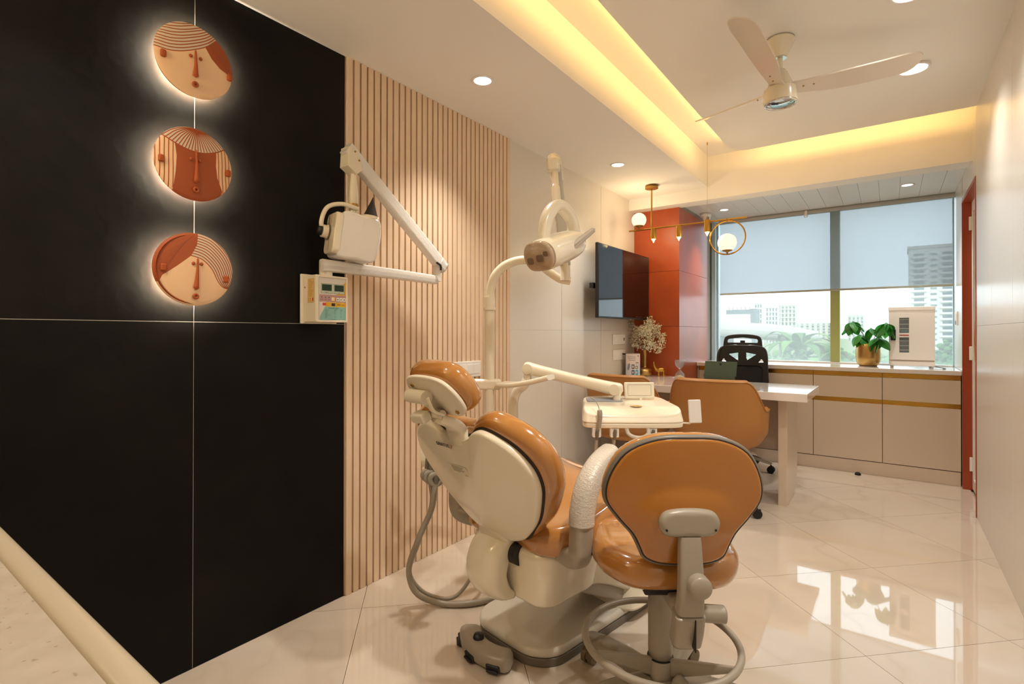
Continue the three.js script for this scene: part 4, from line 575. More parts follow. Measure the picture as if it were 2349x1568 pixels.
// ---------------------------------------------------------------- pendant over the desk
{
  const Z = -4.12, o = thing('pendant_light', 'brass bar pendant with two opal globes and three small cylinders', 'pendant lamp', [0.345, SOFFIT, Z]), w = (p) => [p[0] - 0.345, p[1] - SOFFIT, p[2] - Z];
  part('canopy', lathe([[0, 0], [0.052, 0], [0.053, -0.026], [0.05, -0.028], [0, -0.028]].reverse(), 40), M.brassMatt, o);
  part('rod', moved(cyl(0.006, 0.36, 16), 0, -0.2, 0), M.brass, o);
  part('bar', moved(cyl(0.0065, 0.93, 16), 0, 0, 0, 0, 0, PI / 2), M.brass, o, w([0.613, 2.005, Z]));
  for (const [x, top, len, cdl] of [[0.362, 2.0, 0.085, 0.14], [0.571, 2.0, 0.09, 0.14], [0.79, 2.02, 0.095, 0.14]]) {
    const c = new THREE.Group(); c.name = 'cylinder_lamp'; c.position.set(...w([x, top - len / 2, Z + 0.004])); o.add(c);
    part('shade', lathe([[0, len / 2], [0.021, len / 2], [0.023, len / 2 - 0.003], [0.023, -len / 2], [0.021, -len / 2], [0.021, len / 2 - 0.01]].reverse(), 32), M.brass, c);
    part('bulb', lathe([[0, -0.03], [0.004, -0.024], [0.0085, -0.012], [0.0165, 0.0], [0.0165, 0.006], [0, 0.008]], 12), M.candle, c, [0, -len / 2 - 0.001, 0]);
    const l = new THREE.PointLight(BULB, cdl, 0, 2); l.position.set(0, -len / 2 - 0.008, 0); l.castShadow = true; l.shadow.radius = 0.3; c.add(l);
  }
  const globe = (x, y, r, up) => {
    const c = new THREE.Group(); c.name = 'globe_lamp'; c.position.set(...w([x, y, Z])); o.add(c);
    part('globe', new THREE.SphereGeometry(r, 28, 18), M.globe, c); part('holder', lathe([[0, -r - 0.022], [0.007, -r - 0.022], [0.007, -r - 0.004], [0.036, -r + 0.006], [0.038, -r + 0.014], [0, -r + 0.012]].reverse(), 32), M.brassMatt, c);
    const l = new THREE.PointLight(BULB, 0.35, 0, 2); l.castShadow = true; l.shadow.radius = 2.4; c.add(l);
  };
  globe(0.235, 2.088, 0.06, 1); globe(0.935, 1.83, 0.068, 1);
  part('hoop', new THREE.TorusGeometry(0.127, 0.0055, 12, 72), M.brass, o, w([0.937, 1.868, Z]));
  part('hoop_pin', cyl(0.007, 0.02, 14), M.brassMatt, o, w([0.937, 2.0, Z]));
  part('wire', moved(cyl(0.0008, 0.6, 6), 0, 0, 0), M.brassMatt, o, w([0.79, 2.32, Z]));
  part('wire_hook', box(0.008, 0.02, 0.008, 0.002), M.brass, o, w([0.79, 2.61, Z]));
}
{ // television
  const o = thing('television', 'black flat screen television on a wall bracket above the desk', 'television', [0, 1.262, -4.05], PI / 2);
  part('case', box(1.02, 0.572, 0.026, 0.005), M.black, o, [0, 0.286, 0.137]);
  part('screen', box(1.004, 0.553, 0.002, 0.0005), M.blackGloss, o, [0, 0.289, 0.1505]);
  part('rear_cover', box(0.75, 0.34, 0.028, 0.01), M.black, o, [0, 0.24, 0.112]);
  part('bracket', joined(moved(box(0.2, 0.24, 0.02, 0.003), 0, 0.25, 0.01), moved(box(0.06, 0.05, 0.1, 0.004), -0.05, 0.25, 0.05), moved(box(0.3, 0.04, 0.012, 0.003), -0.34, 0.25, 0.07), moved(box(0.04, 0.04, 0.03, 0.003), -0.47, 0.25, 0.085), moved(box(0.5, 0.03, 0.012, 0.003), -0.2, 0.25, 0.075)), M.black, o);
  part('sensor', box(0.05, 0.008, 0.008, 0.002), M.chrome, o, [0.12, -0.002, 0.145]);
}

// ---------------------------------------------------------------- desk and what stands on it
{
  const o = thing('desk', 'white topped desk with a slab leg beside the terracotta column', 'desk', [0, 0, -4.05]);
  const top = [[0.002, 0.325], [1.508, 0.325], [1.508, -0.335], [0.435, -0.335], [0.42, -0.35], [0.42, -0.524], [0.002, -0.524]].map(([x, z]) => [x, -z]);
  part('desk_top', moved(extrude(top.reverse(), 0.048, 0.003), 0, DESK_TOP - 0.048, 0, -PI / 2, 0, 0), M.worktop, o);
  const lg = [[-0.31, 0], [0.09, 0], [0.17, 0.05], [0.22, 0.13], [0.235, 0.22], [0.235, 0.711], [-0.31, 0.711]];   // its far foot is cut to a curve
  const legs = smooth([[0.05, 0], [0.13, 0.03], [0.19, 0.09], [0.225, 0.17]], 4);
  part('slab_leg', moved(extrude([[-0.21, 0], [0.06, 0], [0.12, 0.018], [0.17, 0.052], [0.21, 0.1], [0.238, 0.16], [0.25, 0.23], [0.25, 0.711], [-0.21, 0.711]], 0.05, 0.002), 1.326, 0, 0.0, 0, PI / 2, 0), M.laminate, o);
  part('modesty_panel', box(1.3, 0.42, 0.018, 0.002), M.laminate, o, [0.67, 0.50, -0.18]);
}
const guests = (() => {   // bucket chairs on chrome stars
  const o = thing('guest_chair', 'tan leather bucket chair on chrome star base under the end of the desk', 'chair', [1.0, 0, -3.62], 0.05, 'guest chairs at the desk');
  const F = PI * 0.72, top = (a) => { const t = Math.min(1, Math.abs(a) / F), s = (x) => x * x * (3 - 2 * x); return 0.84 - 0.19 * s(Math.min(1, Math.max(0, (t - 0.30) / 0.34))) - 0.02 * Math.max(0, t - 0.7); };
  const shell = (off) => (a, v) => {   // a round from the back, v 0 bottom .. 1 rim
    const lo = 0.405, hi = top(a), y = lo + (hi - lo) * v, k = Math.pow(Math.min(1, v * 2.6), 0.42), rx = (0.19 + 0.1 * k + 0.012 * v) - off, rz = (0.17 + 0.09 * k + 0.03 * v) - off, q = (c) => Math.sign(c) * Math.pow(Math.abs(c), 0.78);
    return V(rx * q(Math.sin(a)), y, rz * q(Math.cos(a)) - 0.01);
  };
  const NA = 56, NV = 14, outer = shell(0), inner = shell(0.042), P = [], idx = [], ring = [];
  for (let i = 0; i <= NV; i++) ring.push((a) => outer(a, i / NV));
  for (const e of [[0.2, 0.012], [0.5, 0.018], [0.8, 0.012]]) ring.push((a) => outer(a, 1).lerp(inner(a, 1), e[0]).add(V(0, e[1], 0)));
  for (let i = NV; i >= 0; i--) ring.push((a) => inner(a, i / NV));
  for (const r of ring) for (let j = 0; j <= NA; j++) P.push(r(-F + 2 * F * j / NA));
  const rows = ring.length, n = NA + 1;
  for (let i = 0; i < rows - 1; i++) for (let j = 0; j < NA; j++) { const a = i * n + j; idx.push(a, a + 1, a + n, a + 1, a + n + 1, a + n); }
  for (const j of [0, NA]) for (let i = 0; i < Math.floor(rows / 2); i++) { const a = i * n + j, b = (i + 1) * n + j, c = (rows - 1 - i) * n + j, d = (rows - 2 - i) * n + j; if (i + 1 < rows - 2 - i) idx.push(a, b, c, b, d, c); }
  const g = new THREE.BufferGeometry(); g.setAttribute('position', new THREE.BufferAttribute(new Float32Array(P.flatMap((p) => [p.x, p.y, p.z])), 3)); g.setIndex(idx); g.computeVertexNormals();
  part('shell', g, M.leather, o);
  part('piping', sweep(Array.from({ length: 41 }, (_, k) => { const a = -F + 2 * F * k / 40; return outer(a, 1).add(V(0, 0.003, 0)); }), 0.0045, { seg: 120, n: 8 }), M.leather, o);
  part('seat_cushion', pad(smooth([[0, 0.2], [0.17, 0.17], [0.23, 0.02], [0.22, -0.17], [0.12, -0.23], [0, -0.235], [-0.12, -0.23], [-0.22, -0.17], [-0.23, 0.02], [-0.17, 0.17]], 60), 0.08, { edge: 0.038, dome: 0.006, place: (x, z, h) => V(x, 0.455 + h, z) }), M.leather, o);
  part('shell_floor', pad(smooth([[0, 0.19], [0.17, 0.14], [0.2, 0.0], [0.17, -0.15], [0, -0.2], [-0.17, -0.15], [-0.2, 0], [-0.17, 0.14]], 48), 0.05, { edge: 0.02, place: (x, z, h) => V(x, 0.41 + h, z) }), M.leather, o);
  part('gas_column', lathe([[0, 0.39], [0.1, 0.39], [0.1, 0.375], [0.026, 0.37], [0.026, 0.2], [0.032, 0.19], [0.032, 0.11], [0, 0.11]].reverse(), 28), M.black, o);
  for (let k = 0; k < 4; k++) {
    const a = (k * 90 + 28) * PI / 180, c = Math.cos(a), s = Math.sin(a);
    const leg = part('leg', sweep([[0.02 * c, 0.15, 0.02 * s], [0.15 * c, 0.13, 0.15 * s], [0.29 * c, 0.085, 0.29 * s]], (t) => [0.02 - 0.008 * t, 0.02 - 0.01 * t], { seg: 12, n: 14, ref: [0, 1, 0], e: 3 }), M.chrome, o);
    part('caster', joined(moved(cyl(0.027, 0.016, 20), 0, 0, -0.012, PI / 2, 0, 0), moved(cyl(0.027, 0.016, 20), 0, 0, 0.012, PI / 2, 0, 0), moved(box(0.05, 0.034, 0.012, 0.004), 0, 0.01, 0), moved(cyl(0.006, 0.06, 10), 0, 0.04, 0)), M.rubber, leg, [0.285 * c, 0.028, 0.285 * s], [0, 0.5 + k, 0]);
  }
  copy(o, [0.38, 0, -3.6], -0.06, 'tan leather bucket chair at the desk under the television, behind the instrument tray');
  return o;
})();
{ // black mesh office chair
  const o = thing('office_chair', 'black mesh office chair with headrest behind the desk', 'chair', [0.86, 0, -4.70]);
  // local -z is its back
  const back = new THREE.Group(); back.name = 'backrest'; back.position.set(0, 0.52, -0.235); back.rotation.x = -0.06; o.add(back);
  const bh = [[0, 0.52], [0.14, 0.515], [0.185, 0.495], [0.205, 0.45], [0.212, 0.3], [0.218, 0.15], [0.2, 0.03], [0.16, 0.0], [0, -0.01]];
  const out = smooth(mirror(bh), 80);
  const mirrorHole = (h) => [h, h.map(([x, y]) => [-x, y]).reverse()];
  const tri1 = [[0.025, 0.46], [0.115, 0.445], [0.125, 0.435], [0.04, 0.375], [0.025, 0.372]], tri2 = [[0.125, 0.37], [0.15, 0.405], [0.175, 0.395], [0.185, 0.365], [0.13, 0.362]];
  const frameHoles = [...mirrorHole(tri1), ...mirrorHole(tri2), roundRect(0.33, 0.29, 0.03, 5, 0, 0.19)];
  part('frame', extrude(out, 0.022, 0.006, frameHoles), M.black, back, [0, 0, -0.012]);
  part('mesh_panel', extrude(roundRect(0.34, 0.3, 0.03, 5, 0, 0.19), 0.006, 0), std(0x202225, 0.85), back, [0, 0, 0.0]);
  part('side_pad', sweep([[-0.195, 0.06, 0.012], [-0.205, 0.3, 0.014], [-0.196, 0.45, 0.012], [-0.17, 0.5, 0.01]], blunt(() => [0.018, 0.012], 0.04), { seg: 24, n: 12 }), std(0x3a3734, 0.6), back);
  part('spine', sweep([[0, -0.18, -0.07], [0, 0.05, -0.06], [0, 0.4, -0.03]], [0.035, 0.014], { seg: 16, n: 14, ref: [0, 0, 1], e: 4 }), M.black, back);
  const hr = new THREE.Group(); hr.name = 'headrest'; hr.position.set(0, 1.055, -0.275); hr.rotation.x = -0.1; o.add(hr);
  const hout = smooth([[0.15, -0.068], [0.16, -0.05], [0.157, 0.03], [0.14, 0.06], [0, 0.082], [-0.14, 0.06], [-0.157, 0.03], [-0.16, -0.05], [-0.15, -0.068], [0, -0.072]], 70);
  part('frame', extrude(hout, 0.016, 0.006, [[[-0.125, 0.005], [0.125, 0.005], [0.128, 0.025], [0.118, 0.038], [0, 0.052], [-0.118, 0.038], [-0.128, 0.025]], [[-0.125, -0.035], [-0.022, -0.035], [-0.03, -0.018], [-0.06, -0.012], [-0.125, -0.018]], [[0.125, -0.018], [0.06, -0.012], [0.03, -0.018], [0.022, -0.035], [0.125, -0.035]]]), M.black, hr, [0, 0, -0.008]);
  part('headrest_post', box(0.04, 0.16, 0.014, 0.004), M.black, o, [0, 1.0, -0.278]);
  part('seat', pad(smooth([[0, 0.23], [0.2, 0.22], [0.24, 0.1], [0.235, -0.15], [0.18, -0.22], [0, -0.23], [-0.18, -0.22], [-0.235, -0.15], [-0.24, 0.1], [-0.2, 0.22]], 60), 0.08, { edge: 0.035, place: (x, z, h) => V(x, 0.47 + h, z) }), std(0x232427, 0.8), o);
  part('seat_mechanism', box(0.2, 0.07, 0.26, 0.01), M.black, o, [0, 0.4, -0.03]);
  part('back_link', sweep([[0, 0.4, -0.12], [0, 0.38, -0.25], [0, 0.5, -0.30]], [0.04, 0.02], { seg: 16, n: 12, ref: [0, 0.3, 1] }), M.black, o);
  for (const s of [-1, 1]) { part('armrest', sweep([[s * 0.235, 0.44, 0.0], [s * 0.275, 0.46, 0.0], [s * 0.285, 0.56, 0.0], [s * 0.285, 0.64, 0.0]], [0.02, 0.016], { seg: 20, n: 12 }), s > 0 ? std(0x9a9a9a, 0.4) : M.black, o); part('arm_pad', pad(roundRect(0.085, 0.25, 0.035), 0.024, { edge: 0.01 }), M.black, o, [s * 0.285, 0.65, 0.03], [-PI / 2, 0, 0]); part('arm_root', box(0.05, 0.1, 0.05, 0.012), M.black, o, [s * 0.282, 0.46, 0.01]); }
  part('gas_column', cyl(0.028, 0.28, 20), M.chrome, o, [0, 0.25, 0]);
  for (let k = 0; k < 5; k++) { const a = (k * 72 + 4) * PI / 180, c = Math.cos(a), s = Math.sin(a); const leg = part('leg', sweep([[0.02 * c, 0.12, 0.02 * s], [0.15 * c, 0.11, 0.15 * s], [0.29 * c, 0.08, 0.29 * s]], (t) => [0.024 - 0.008 * t, 0.022 - 0.008 * t], { seg: 10, n: 12, ref: [0, 1, 0], e: 3 }), M.chrome, o); part('caster', joined(moved(cyl(0.028, 0.018, 20), 0, 0, -0.013, PI / 2, 0, 0), moved(cyl(0.028, 0.018, 20), 0, 0, 0.013, PI / 2, 0, 0), moved(cyl(0.006, 0.06, 10), 0, 0.035, 0)), M.rubber, leg, [0.28 * c, 0.029, 0.28 * s], [0, k, 0]); }
}
{ // leaflets
  const o = thing('leaflet_box', 'small printed leaflet box on the desk by the wall', 'leaflet box', [0.09, DESK_TOP, -4.33], 0.5);
  const front = print(256, 384, (c) => { c.fillStyle = '#dcc9c0'; c.fillRect(0, 0, 256, 384); c.fillStyle = '#c4c2cb'; c.fillRect(0, 170, 256, 214); c.fillStyle = '#8c8794'; for (let k = 0; k < 3; k++) c.fillRect(30 + 10 * k, 50 + 28 * k, 150 - 14 * k, 9); c.fillStyle = '#3a3c44'; c.fillRect(216, 26, 14, 22); c.fillRect(176, 146, 56, 10); for (const [x, y, w, h, f] of [[100, 176, 60, 84, '#6c6a6e'], [168, 200, 54, 60, '#8a7b78'], [100, 272, 60, 84, '#4f5a66'], [170, 268, 58, 92, '#58a0b8']]) { c.fillStyle = '#f3efe9'; c.fillRect(x - 5, y - 5, w + 10, h + 10); c.fillStyle = f; c.fillRect(x, y, w, h); c.fillStyle = '#d8cfc4'; c.fillRect(x + w * 0.3, y + h * 0.3, w * 0.35, h * 0.4); } c.fillStyle = '#7d8290'; c.beginPath(); c.ellipse(50, 220, 22, 60, 0.2, 0, 7); c.fill(); });
  part('box', box(0.125, 0.205, 0.05, 0.002), std(0x8c949a, 0.5), o, [0, 0.1025, 0]); part('print', new THREE.PlaneGeometry(0.12, 0.2), std(0xffffff, 0.4, { map: front }), o, [0, 0.103, 0.0256]);
}
{ // vase and dried flowers
  const x = 0.15, z = -4.46;
  const v = thing('vase', 'gold bottle vase with a slim neck on the desk', 'vase', [x, DESK_TOP, z]);
  part('vase_body', lathe([[0, 0], [0.04, 0], [0.056, 0.012], [0.063, 0.035], [0.058, 0.06], [0.035, 0.075], [0.018, 0.08], [0.016, 0.09], [0.0165, 0.235], [0.0145, 0.235], [0.0135, 0.1], [0, 0.1]], 40), M.gold, v);
  const f = thing('dried_flowers', 'bunch of dried pale flowers standing in the gold vase', 'flowers', [x, DESK_TOP + 0.11, z]);
  const tips = [];
  for (let k = 0; k < 40; k++) { const a = rr(0, 2 * PI), r = Math.sqrt(rnd()) * 0.17, h = rr(0.2, 0.4) - r * 0.35, tx = r * Math.cos(a) + 0.03, tz = r * Math.sin(a) * 0.7; if (x + tx < 0.03 || z + tz < ZCOL + 0.03) continue; tips.push([tx, h, tz]); part('stem', sweep([[rr(-0.004, 0.004), 0, rr(-0.004, 0.004)], [tx * 0.1, 0.13, tz * 0.1], [tx * 0.5, 0.13 + (h - 0.13) * 0.55, tz * 0.5], [tx, h, tz]], (t) => 0.0012 - 0.0007 * t, { seg: 10, n: 5 }), M.dryStem, f); }
  const petal = new THREE.IcosahedronGeometry(0.005, 0), many = 1800, im = new THREE.InstancedMesh(petal, M.dry, many), m4 = new THREE.Matrix4();
  for (let k = 0; k < many; k++) { const t = tips[Math.floor(rnd() * tips.length)], s = rr(0.5, 1.5), sp = 0.032; const px = Math.max(t[0] + rr(-sp, sp), 0.02 - x), pz = Math.max(t[2] + rr(-sp, sp), ZCOL + 0.012 - z); m4.compose(V(px, t[1] + rr(-0.06, 0.03), pz), new THREE.Quaternion().setFromEuler(new THREE.Euler(rr(0, 6), rr(0, 6), 0)), V(s, s * rr(0.5, 1), s)); im.setMatrixAt(k, m4); }
  im.name = 'florets'; im.userData.kind = 'stuff'; add(im, f);
}
{ // elephant
  const o = thing('elephant_figurine', 'small golden elephant figurine with raised trunk on the desk', 'figurine', [0.285, DESK_TOP, -4.47], 0.5);
  part('body', sweep([[0.035, 0.055, 0], [0.01, 0.062, 0], [-0.02, 0.052, 0]], blunt((t) => 0.02 + 0.003 * Math.sin(PI * t), 0.2), { seg: 20, n: 16 }), M.brass, o);
  part('trunk', sweep([[-0.012, 0.055, 0], [-0.03, 0.062, 0], [-0.045, 0.085, 0], [-0.053, 0.12, 0], [-0.05, 0.135, 0]], (t) => 0.017 - 0.0135 * t, { seg: 24, n: 14 }), M.brass, o);
  for (const s of [-1, 1]) { part('ear', pad(smooth([[0, 0.015], [0.013, 0.008], [0.012, -0.012], [0, -0.018], [-0.008, 0]], 24), 0.004, { edge: 0.0015 }), M.brass, o, [-0.018, 0.06, s * 0.018], [0, s * 0.3, 0]); for (const lx of [-0.012, 0.03]) part('leg', lathe([[0, 0], [0.009, 0], [0.008, 0.03], [0.01, 0.055], [0, 0.058]], 14), M.brass, o, [lx, 0, s * 0.011]); }
  part('tail', sweep([[0.05, 0.06, 0], [0.058, 0.045, 0], [0.057, 0.03, 0]], 0.0022, { seg: 8, n: 6 }), M.brass, o);
}
{ // hourglass
  const o = thing('hourglass', 'clear glass hourglass with pale sand on the desk', 'hourglass', [0.55, DESK_TOP, -4.2]);
  part('glass_body', lathe([[0, 0.001], [0.036, 0.001], [0.039, 0.008], [0.039, 0.03], [0.034, 0.055], [0.012, 0.078], [0.005, 0.088], [0.012, 0.1], [0.034, 0.125], [0.041, 0.155], [0.039, 0.168], [0, 0.17]], 36), M.clear, o);
  part('sand', lathe([[0, 0.002], [0.034, 0.002], [0.0365, 0.01], [0.0365, 0.03], [0.022, 0.04], [0, 0.047]], 32), M.sand, o);
}
{ // tablet in a folding case
  const o = thing('tablet', 'tablet in a dark green folding case leaning on the desk', 'tablet', [0.855, DESK_TOP + 0.003, -4.2], -0.08);
  part('case_back', box(0.245, 0.115, 0.008, 0.003), M.green, o, [0, 0.105, -0.03], [-0.25, 0, 0]);
  part('case_fold', box(0.238, 0.062, 0.006, 0.002), M.green, o, [0, 0.03, -0.004], [0.28, 0, 0]);
  part('case_base', box(0.245, 0.006, 0.17, 0.002), std(0x2b3140, 0.4), o, [0, 0.0035, -0.075]);
  part('screen', box(0.23, 0.15, 0.004, 0.002), M.blackGloss, o, [0, 0.082, -0.036], [-0.25, 0, 0]);
  part('camera_lens', moved(cyl(0.008, 0.003, 20), 0, 0, 0, PI / 2, 0, 0), M.black, o, [0.0, 0.14, -0.0335], [-0.25, 0, 0]);
}

// ---------------------------------------------------------------- cabinets under the window
{
  const xs = [0.435, 0.914, 1.396, 1.878, 2.358], what = ['behind the office chair', 'next to the desk leg', 'under the potted plant', 'under the sterilising cabinet by the red door frame'];
  for (let k = 0; k < 4; k++) {
    const a = xs[k], b = xs[k + 1], w = b - a, o = thing('cabinet', 'beige laminate cabinet with gold grip rails ' + what[k], 'cabinet', [(a + b) / 2, 0, -5.106], 0, 'cabinets under the window');
    part('body', box(w - 0.001, 0.724, 0.56, 0.001, 1), M.laminate, o, [0, 0.106 + 0.362, -0.305]);
    const dr = part('drawer_front', box(w - 0.004, 0.178, 0.018, 0.002), M.laminate, o, [0, 0.702, -0.01]);
    part('door', box(w - 0.004, 0.468, 0.018, 0.002), M.laminate, o, [0, 0.344, -0.01]);
    for (const y of [0.811, 0.5955]) { const r = part('grip_rail', joined(moved(box(w - 0.002, 0.034, 0.004, 0.0008), 0, 0, -0.014), moved(box(w - 0.002, 0.004, 0.016, 0.0008), 0, -0.016, -0.008)), M.brass, o, [0, y, 0]); r.userData.label = 'recessed gold grip rail'; }
  }
  const p = thing('plinth', 'beige plinth running under the cabinets at floor level', 'plinth', [1.395, 0, -5.115]); part('board', box(1.92, 0.104, 0.03, 0.001), M.laminate, p, [0, 0.052, -0.012]);
  const e = thing('end_panel', 'narrow beige end panel of the cabinets against the terracotta column', 'panel', [0.4285, 0, -5.4]); part('board', box(0.011, 0.829, 0.58, 0.001), M.laminate, e, [0, 0.4145, 0]);
  const t = thing('worktop', 'long pale stone worktop over the cabinets along the window', 'worktop', [1.39, 0.831, -5.395]); part('board', box(1.936, 0.034, 0.62, 0.003), M.worktop, t, [0, 0.017, 0]);
}
{ // potted plant
  const o = thing('potted_plant', 'green leafy plant in a brushed gold pot on the window worktop', 'plant', [1.775, SILL, -5.42]);
  part('pot', lathe([[0, 0], [0.062, 0], [0.076, 0.012], [0.086, 0.035], [0.09, 0.08], [0.088, 0.16], [0.084, 0.188], [0.079, 0.19], [0.079, 0.17], [0, 0.168]], 56), M.gold, o);
  part('soil', moved(cyl(0.078, 0.004, 32), 0, 0.17, 0), M.soil, o);
  const lo = [[0, 0], [0.017, 0.022], [0.0245, 0.05], [0.019, 0.082], [0, 0.108]], leaf = (s, bend) => { const g = new THREE.PlaneGeometry(1, 1, 8, 10), p = g.attributes.position; for (let i = 0; i < p.count; i++) { const v = p.getY(i) + 0.5, u = p.getX(i) * 2, w = 0.046 * Math.pow(Math.sin(PI * Math.min(0.999, Math.pow(v, 0.8))), 0.85) * s, l = 0.125 * s; p.setXYZ(i, u * w, l * v, 0.012 * Math.abs(u) * s + bend * v * v * s); } g.computeVertexNormals(); return g; };
  const L = [leaf(1, 0.035), leaf(0.85, 0.05), leaf(1.12, 0.025), leaf(0.95, 0.06)];
  const stems = [[[-0.02, 0.17, 0], [-0.03, 0.26, 0.01], [-0.07, 0.33, 0.02], [-0.11, 0.385, 0.02]], [[0.02, 0.17, 0.01], [0.05, 0.25, 0.06], [0.09, 0.31, 0.12], [0.13, 0.37, 0.19]], [[0, 0.17, -0.01], [-0.01, 0.24, 0.03], [-0.06, 0.27, 0.05]], [[0.01, 0.17, 0.02], [0.035, 0.22, 0.06], [0.07, 0.25, 0.12]], [[0, 0.17, 0], [0.015, 0.25, -0.02], [0.02, 0.33, -0.02]]];
  stems.forEach((s, k) => {
    part('stem', sweep(s, (t) => 0.0034 - 0.0016 * t, { seg: 16, n: 8 }), M.stem, o);
    const tip = s.at(-1), cnt = [7, 7, 5, 5, 4][k];
    for (let j = 0; j < cnt; j++) { const a = (j / cnt) * 2 * PI + k, droop = rr(1.9, 2.8), m = part('leaf', L[(j + k) % 4], (j + k) % 3 ? M.leaf : M.leafDark, o, [tip[0], tip[1] - 0.002, tip[2]]); m.rotation.order = 'YXZ'; m.rotation.set(droop, a, rr(-0.5, 0.5)); }
  });
}
{ // sterilising cabinet
  const o = thing('sterilising_cabinet', 'white uv sterilising cabinet with two small dark windows on the worktop', 'cabinet', [2.07, SILL, -5.33], 0.0);
  const w = 0.298, h = 0.465;
  part('body', box(w, h - 0.02, 0.2, 0.004), M.white, o, [0, h / 2 + 0.015, -0.102]);
  part('lid', box(w + 0.006, 0.03, 0.212, 0.004), M.white, o, [0, h + 0.018, -0.1]);
  const y0 = 0.07, d = part('door', extrude(roundRect(w - 0.004, h - 0.085, 0.002, 2, 0, 0.255), 0.014, 0.001, [roundRect(0.064, 0.125, 0.001, 1, -0.048, 0.345), roundRect(0.064, 0.125, 0.001, 1, -0.048, 0.185)]), M.white, o, [0, 0, 0.002]);
  part('base_front', box(w, 0.036, 0.02, 0.003), M.white, o, [0, 0.034, 0.004]);
  for (const y of [0.345, 0.185]) { const n = part('window_recess', box(0.062, 0.122, 0.002, 0.0005), std(0x2d3a3c, 0.3), o, [-0.048, y, 0.0035]); for (const k of [-0.035, 0.0, 0.04]) part('shelf_edge', box(0.06, 0.007, 0.004, 0.001), M.white, n, [0, k + (y > 0.3 ? 0.01 : -0.006), 0.0025]); part('instrument_pack', box(0.05, 0.022, 0.003, 0.001), std(y > 0.3 ? 0x2f7f84 : 0x7c6a54, 0.5), n, [0.003, y > 0.3 ? -0.045 : 0.02, 0.002]); part('glass_pane', box(0.064, 0.124, 0.001, 0), M.clear, n, [0, 0, 0.0095]); }
  part('red_strip', box(0.062, 0.01, 0.001, 0), std(0xd0543e, 0.5), o, [-0.048, 0.265, 0.0165]);
  part('handle', box(0.034, 0.092, 0.016, 0.006), M.black, o, [-0.12, 0.268, 0.026]);
  for (const s of [-1, 1]) for (const z of [-0.17, -0.02]) part('foot', cyl(0.012, 0.02, 16), M.white, o, [s * (w / 2 - 0.02), 0.01, z]);
  part('power_lead', sweep([[0.14, 0.012, -0.1], [0.19, 0.006, -0.02], [0.21, 0.004, 0.05], [0.19, 0.004, 0.1]], 0.003, { seg: 20, n: 8 }), M.stoneDark, o);
}
{ // roller blind
  const o = thing('roller_blind', 'pale translucent roller blind drawn half down over the window', 'blind', [1.434, 1.535, -5.58]);
  part('fabric', new THREE.PlaneGeometry(1.84, 0.735), M.blind, o, [0, 0.375, 0]);
  part('bottom_bar', box(1.842, 0.018, 0.01, 0.004), M.blindBar, o, [0, 0.008, 0]);
  part('roller', moved(cyl(0.019, 1.85, 28), 0, 0, 0, 0, 0, PI / 2), std(0xa7a5a0, 0.6), o, [0, 0.745, 0.016]);
  part('bracket', joined(moved(box(0.02, 0.045, 0.03, 0.004), 0, 0, 0), moved(new THREE.TorusGeometry(0.014, 0.004, 8, 20), 0, -0.028, 0.02, 0, 0.3, 0)), M.white, o, [-0.14, 0.735, 0.03]);
}
{ // small fittings
  const o = thing('ceiling_sensor', 'white ceiling camera dome beside the terracotta column', 'sensor', [0.49, NICHE, -5.15]);
  part('base', lathe([[0, 0], [0.05, 0], [0.05, -0.025], [0.045, -0.035], [0, -0.035]].reverse(), 32), M.white, o); part('dome', new THREE.SphereGeometry(0.036, 28, 18), M.white, o, [0.01, -0.05, 0.01]); part('lens', moved(cyl(0.016, 0.01, 20), 0, 0, 0, PI / 2, 0, 0), M.stone, o, [0.03, -0.055, 0.04]);
  const s = thing('door_stop', 'small black half dome door stop on the floor by the plinth', 'door stop', [1.716, 0, -5.045]); part('dome', lathe([[0, 0.024], [0.012, 0.021], [0.02, 0.012], [0.022, 0], [0, 0]].reverse(), 24), M.rubber, s);
  const c = thing('counter', 'speckled pale quartz counter with a raised rim beside the camera', 'counter', [0.803, 0, 0.178]);
  part('counter_top', metric(box(1.596, 0.03, 0.62, 0.004)), std(0xffffff, 0.2, { map: quartzMap }), c, [-0.0015, 0.885, -0.008]);
  part('rim', sweep([[-0.8, 0.893, -0.318], [0.79, 0.893, -0.318]], [0.013, 0.011], { seg: 2, n: 20, ref: [0, 1, 0], e: 2.6, straight: true }), std(0xc4b59d, 0.2), c);
  const g = thing('globe_lamp', 'warm opal globe lamp hanging over the quartz counter', 'pendant lamp', [0.25, SOFFIT, 0.25]);
  part('canopy', lathe([[0, 0], [0.05, 0], [0.05, -0.02], [0, -0.022]].reverse(), 28), M.brassMatt, g); part('rod', moved(cyl(0.005, 0.3, 10), 0, -0.17, 0), M.brass, g); part('globe', new THREE.SphereGeometry(0.09, 24, 16), M.globe, g, [0, -0.4, 0]);
  const gl = new THREE.PointLight(BULB, 1.7, 0, 2); gl.position.set(0, -0.4, 0); gl.castShadow = true; gl.shadow.radius = 4; g.add(gl);
  part('carcass', box(1.57, 0.868, 0.56, 0.003), M.laminate, c, [0, 0.434, 0.012]);
}

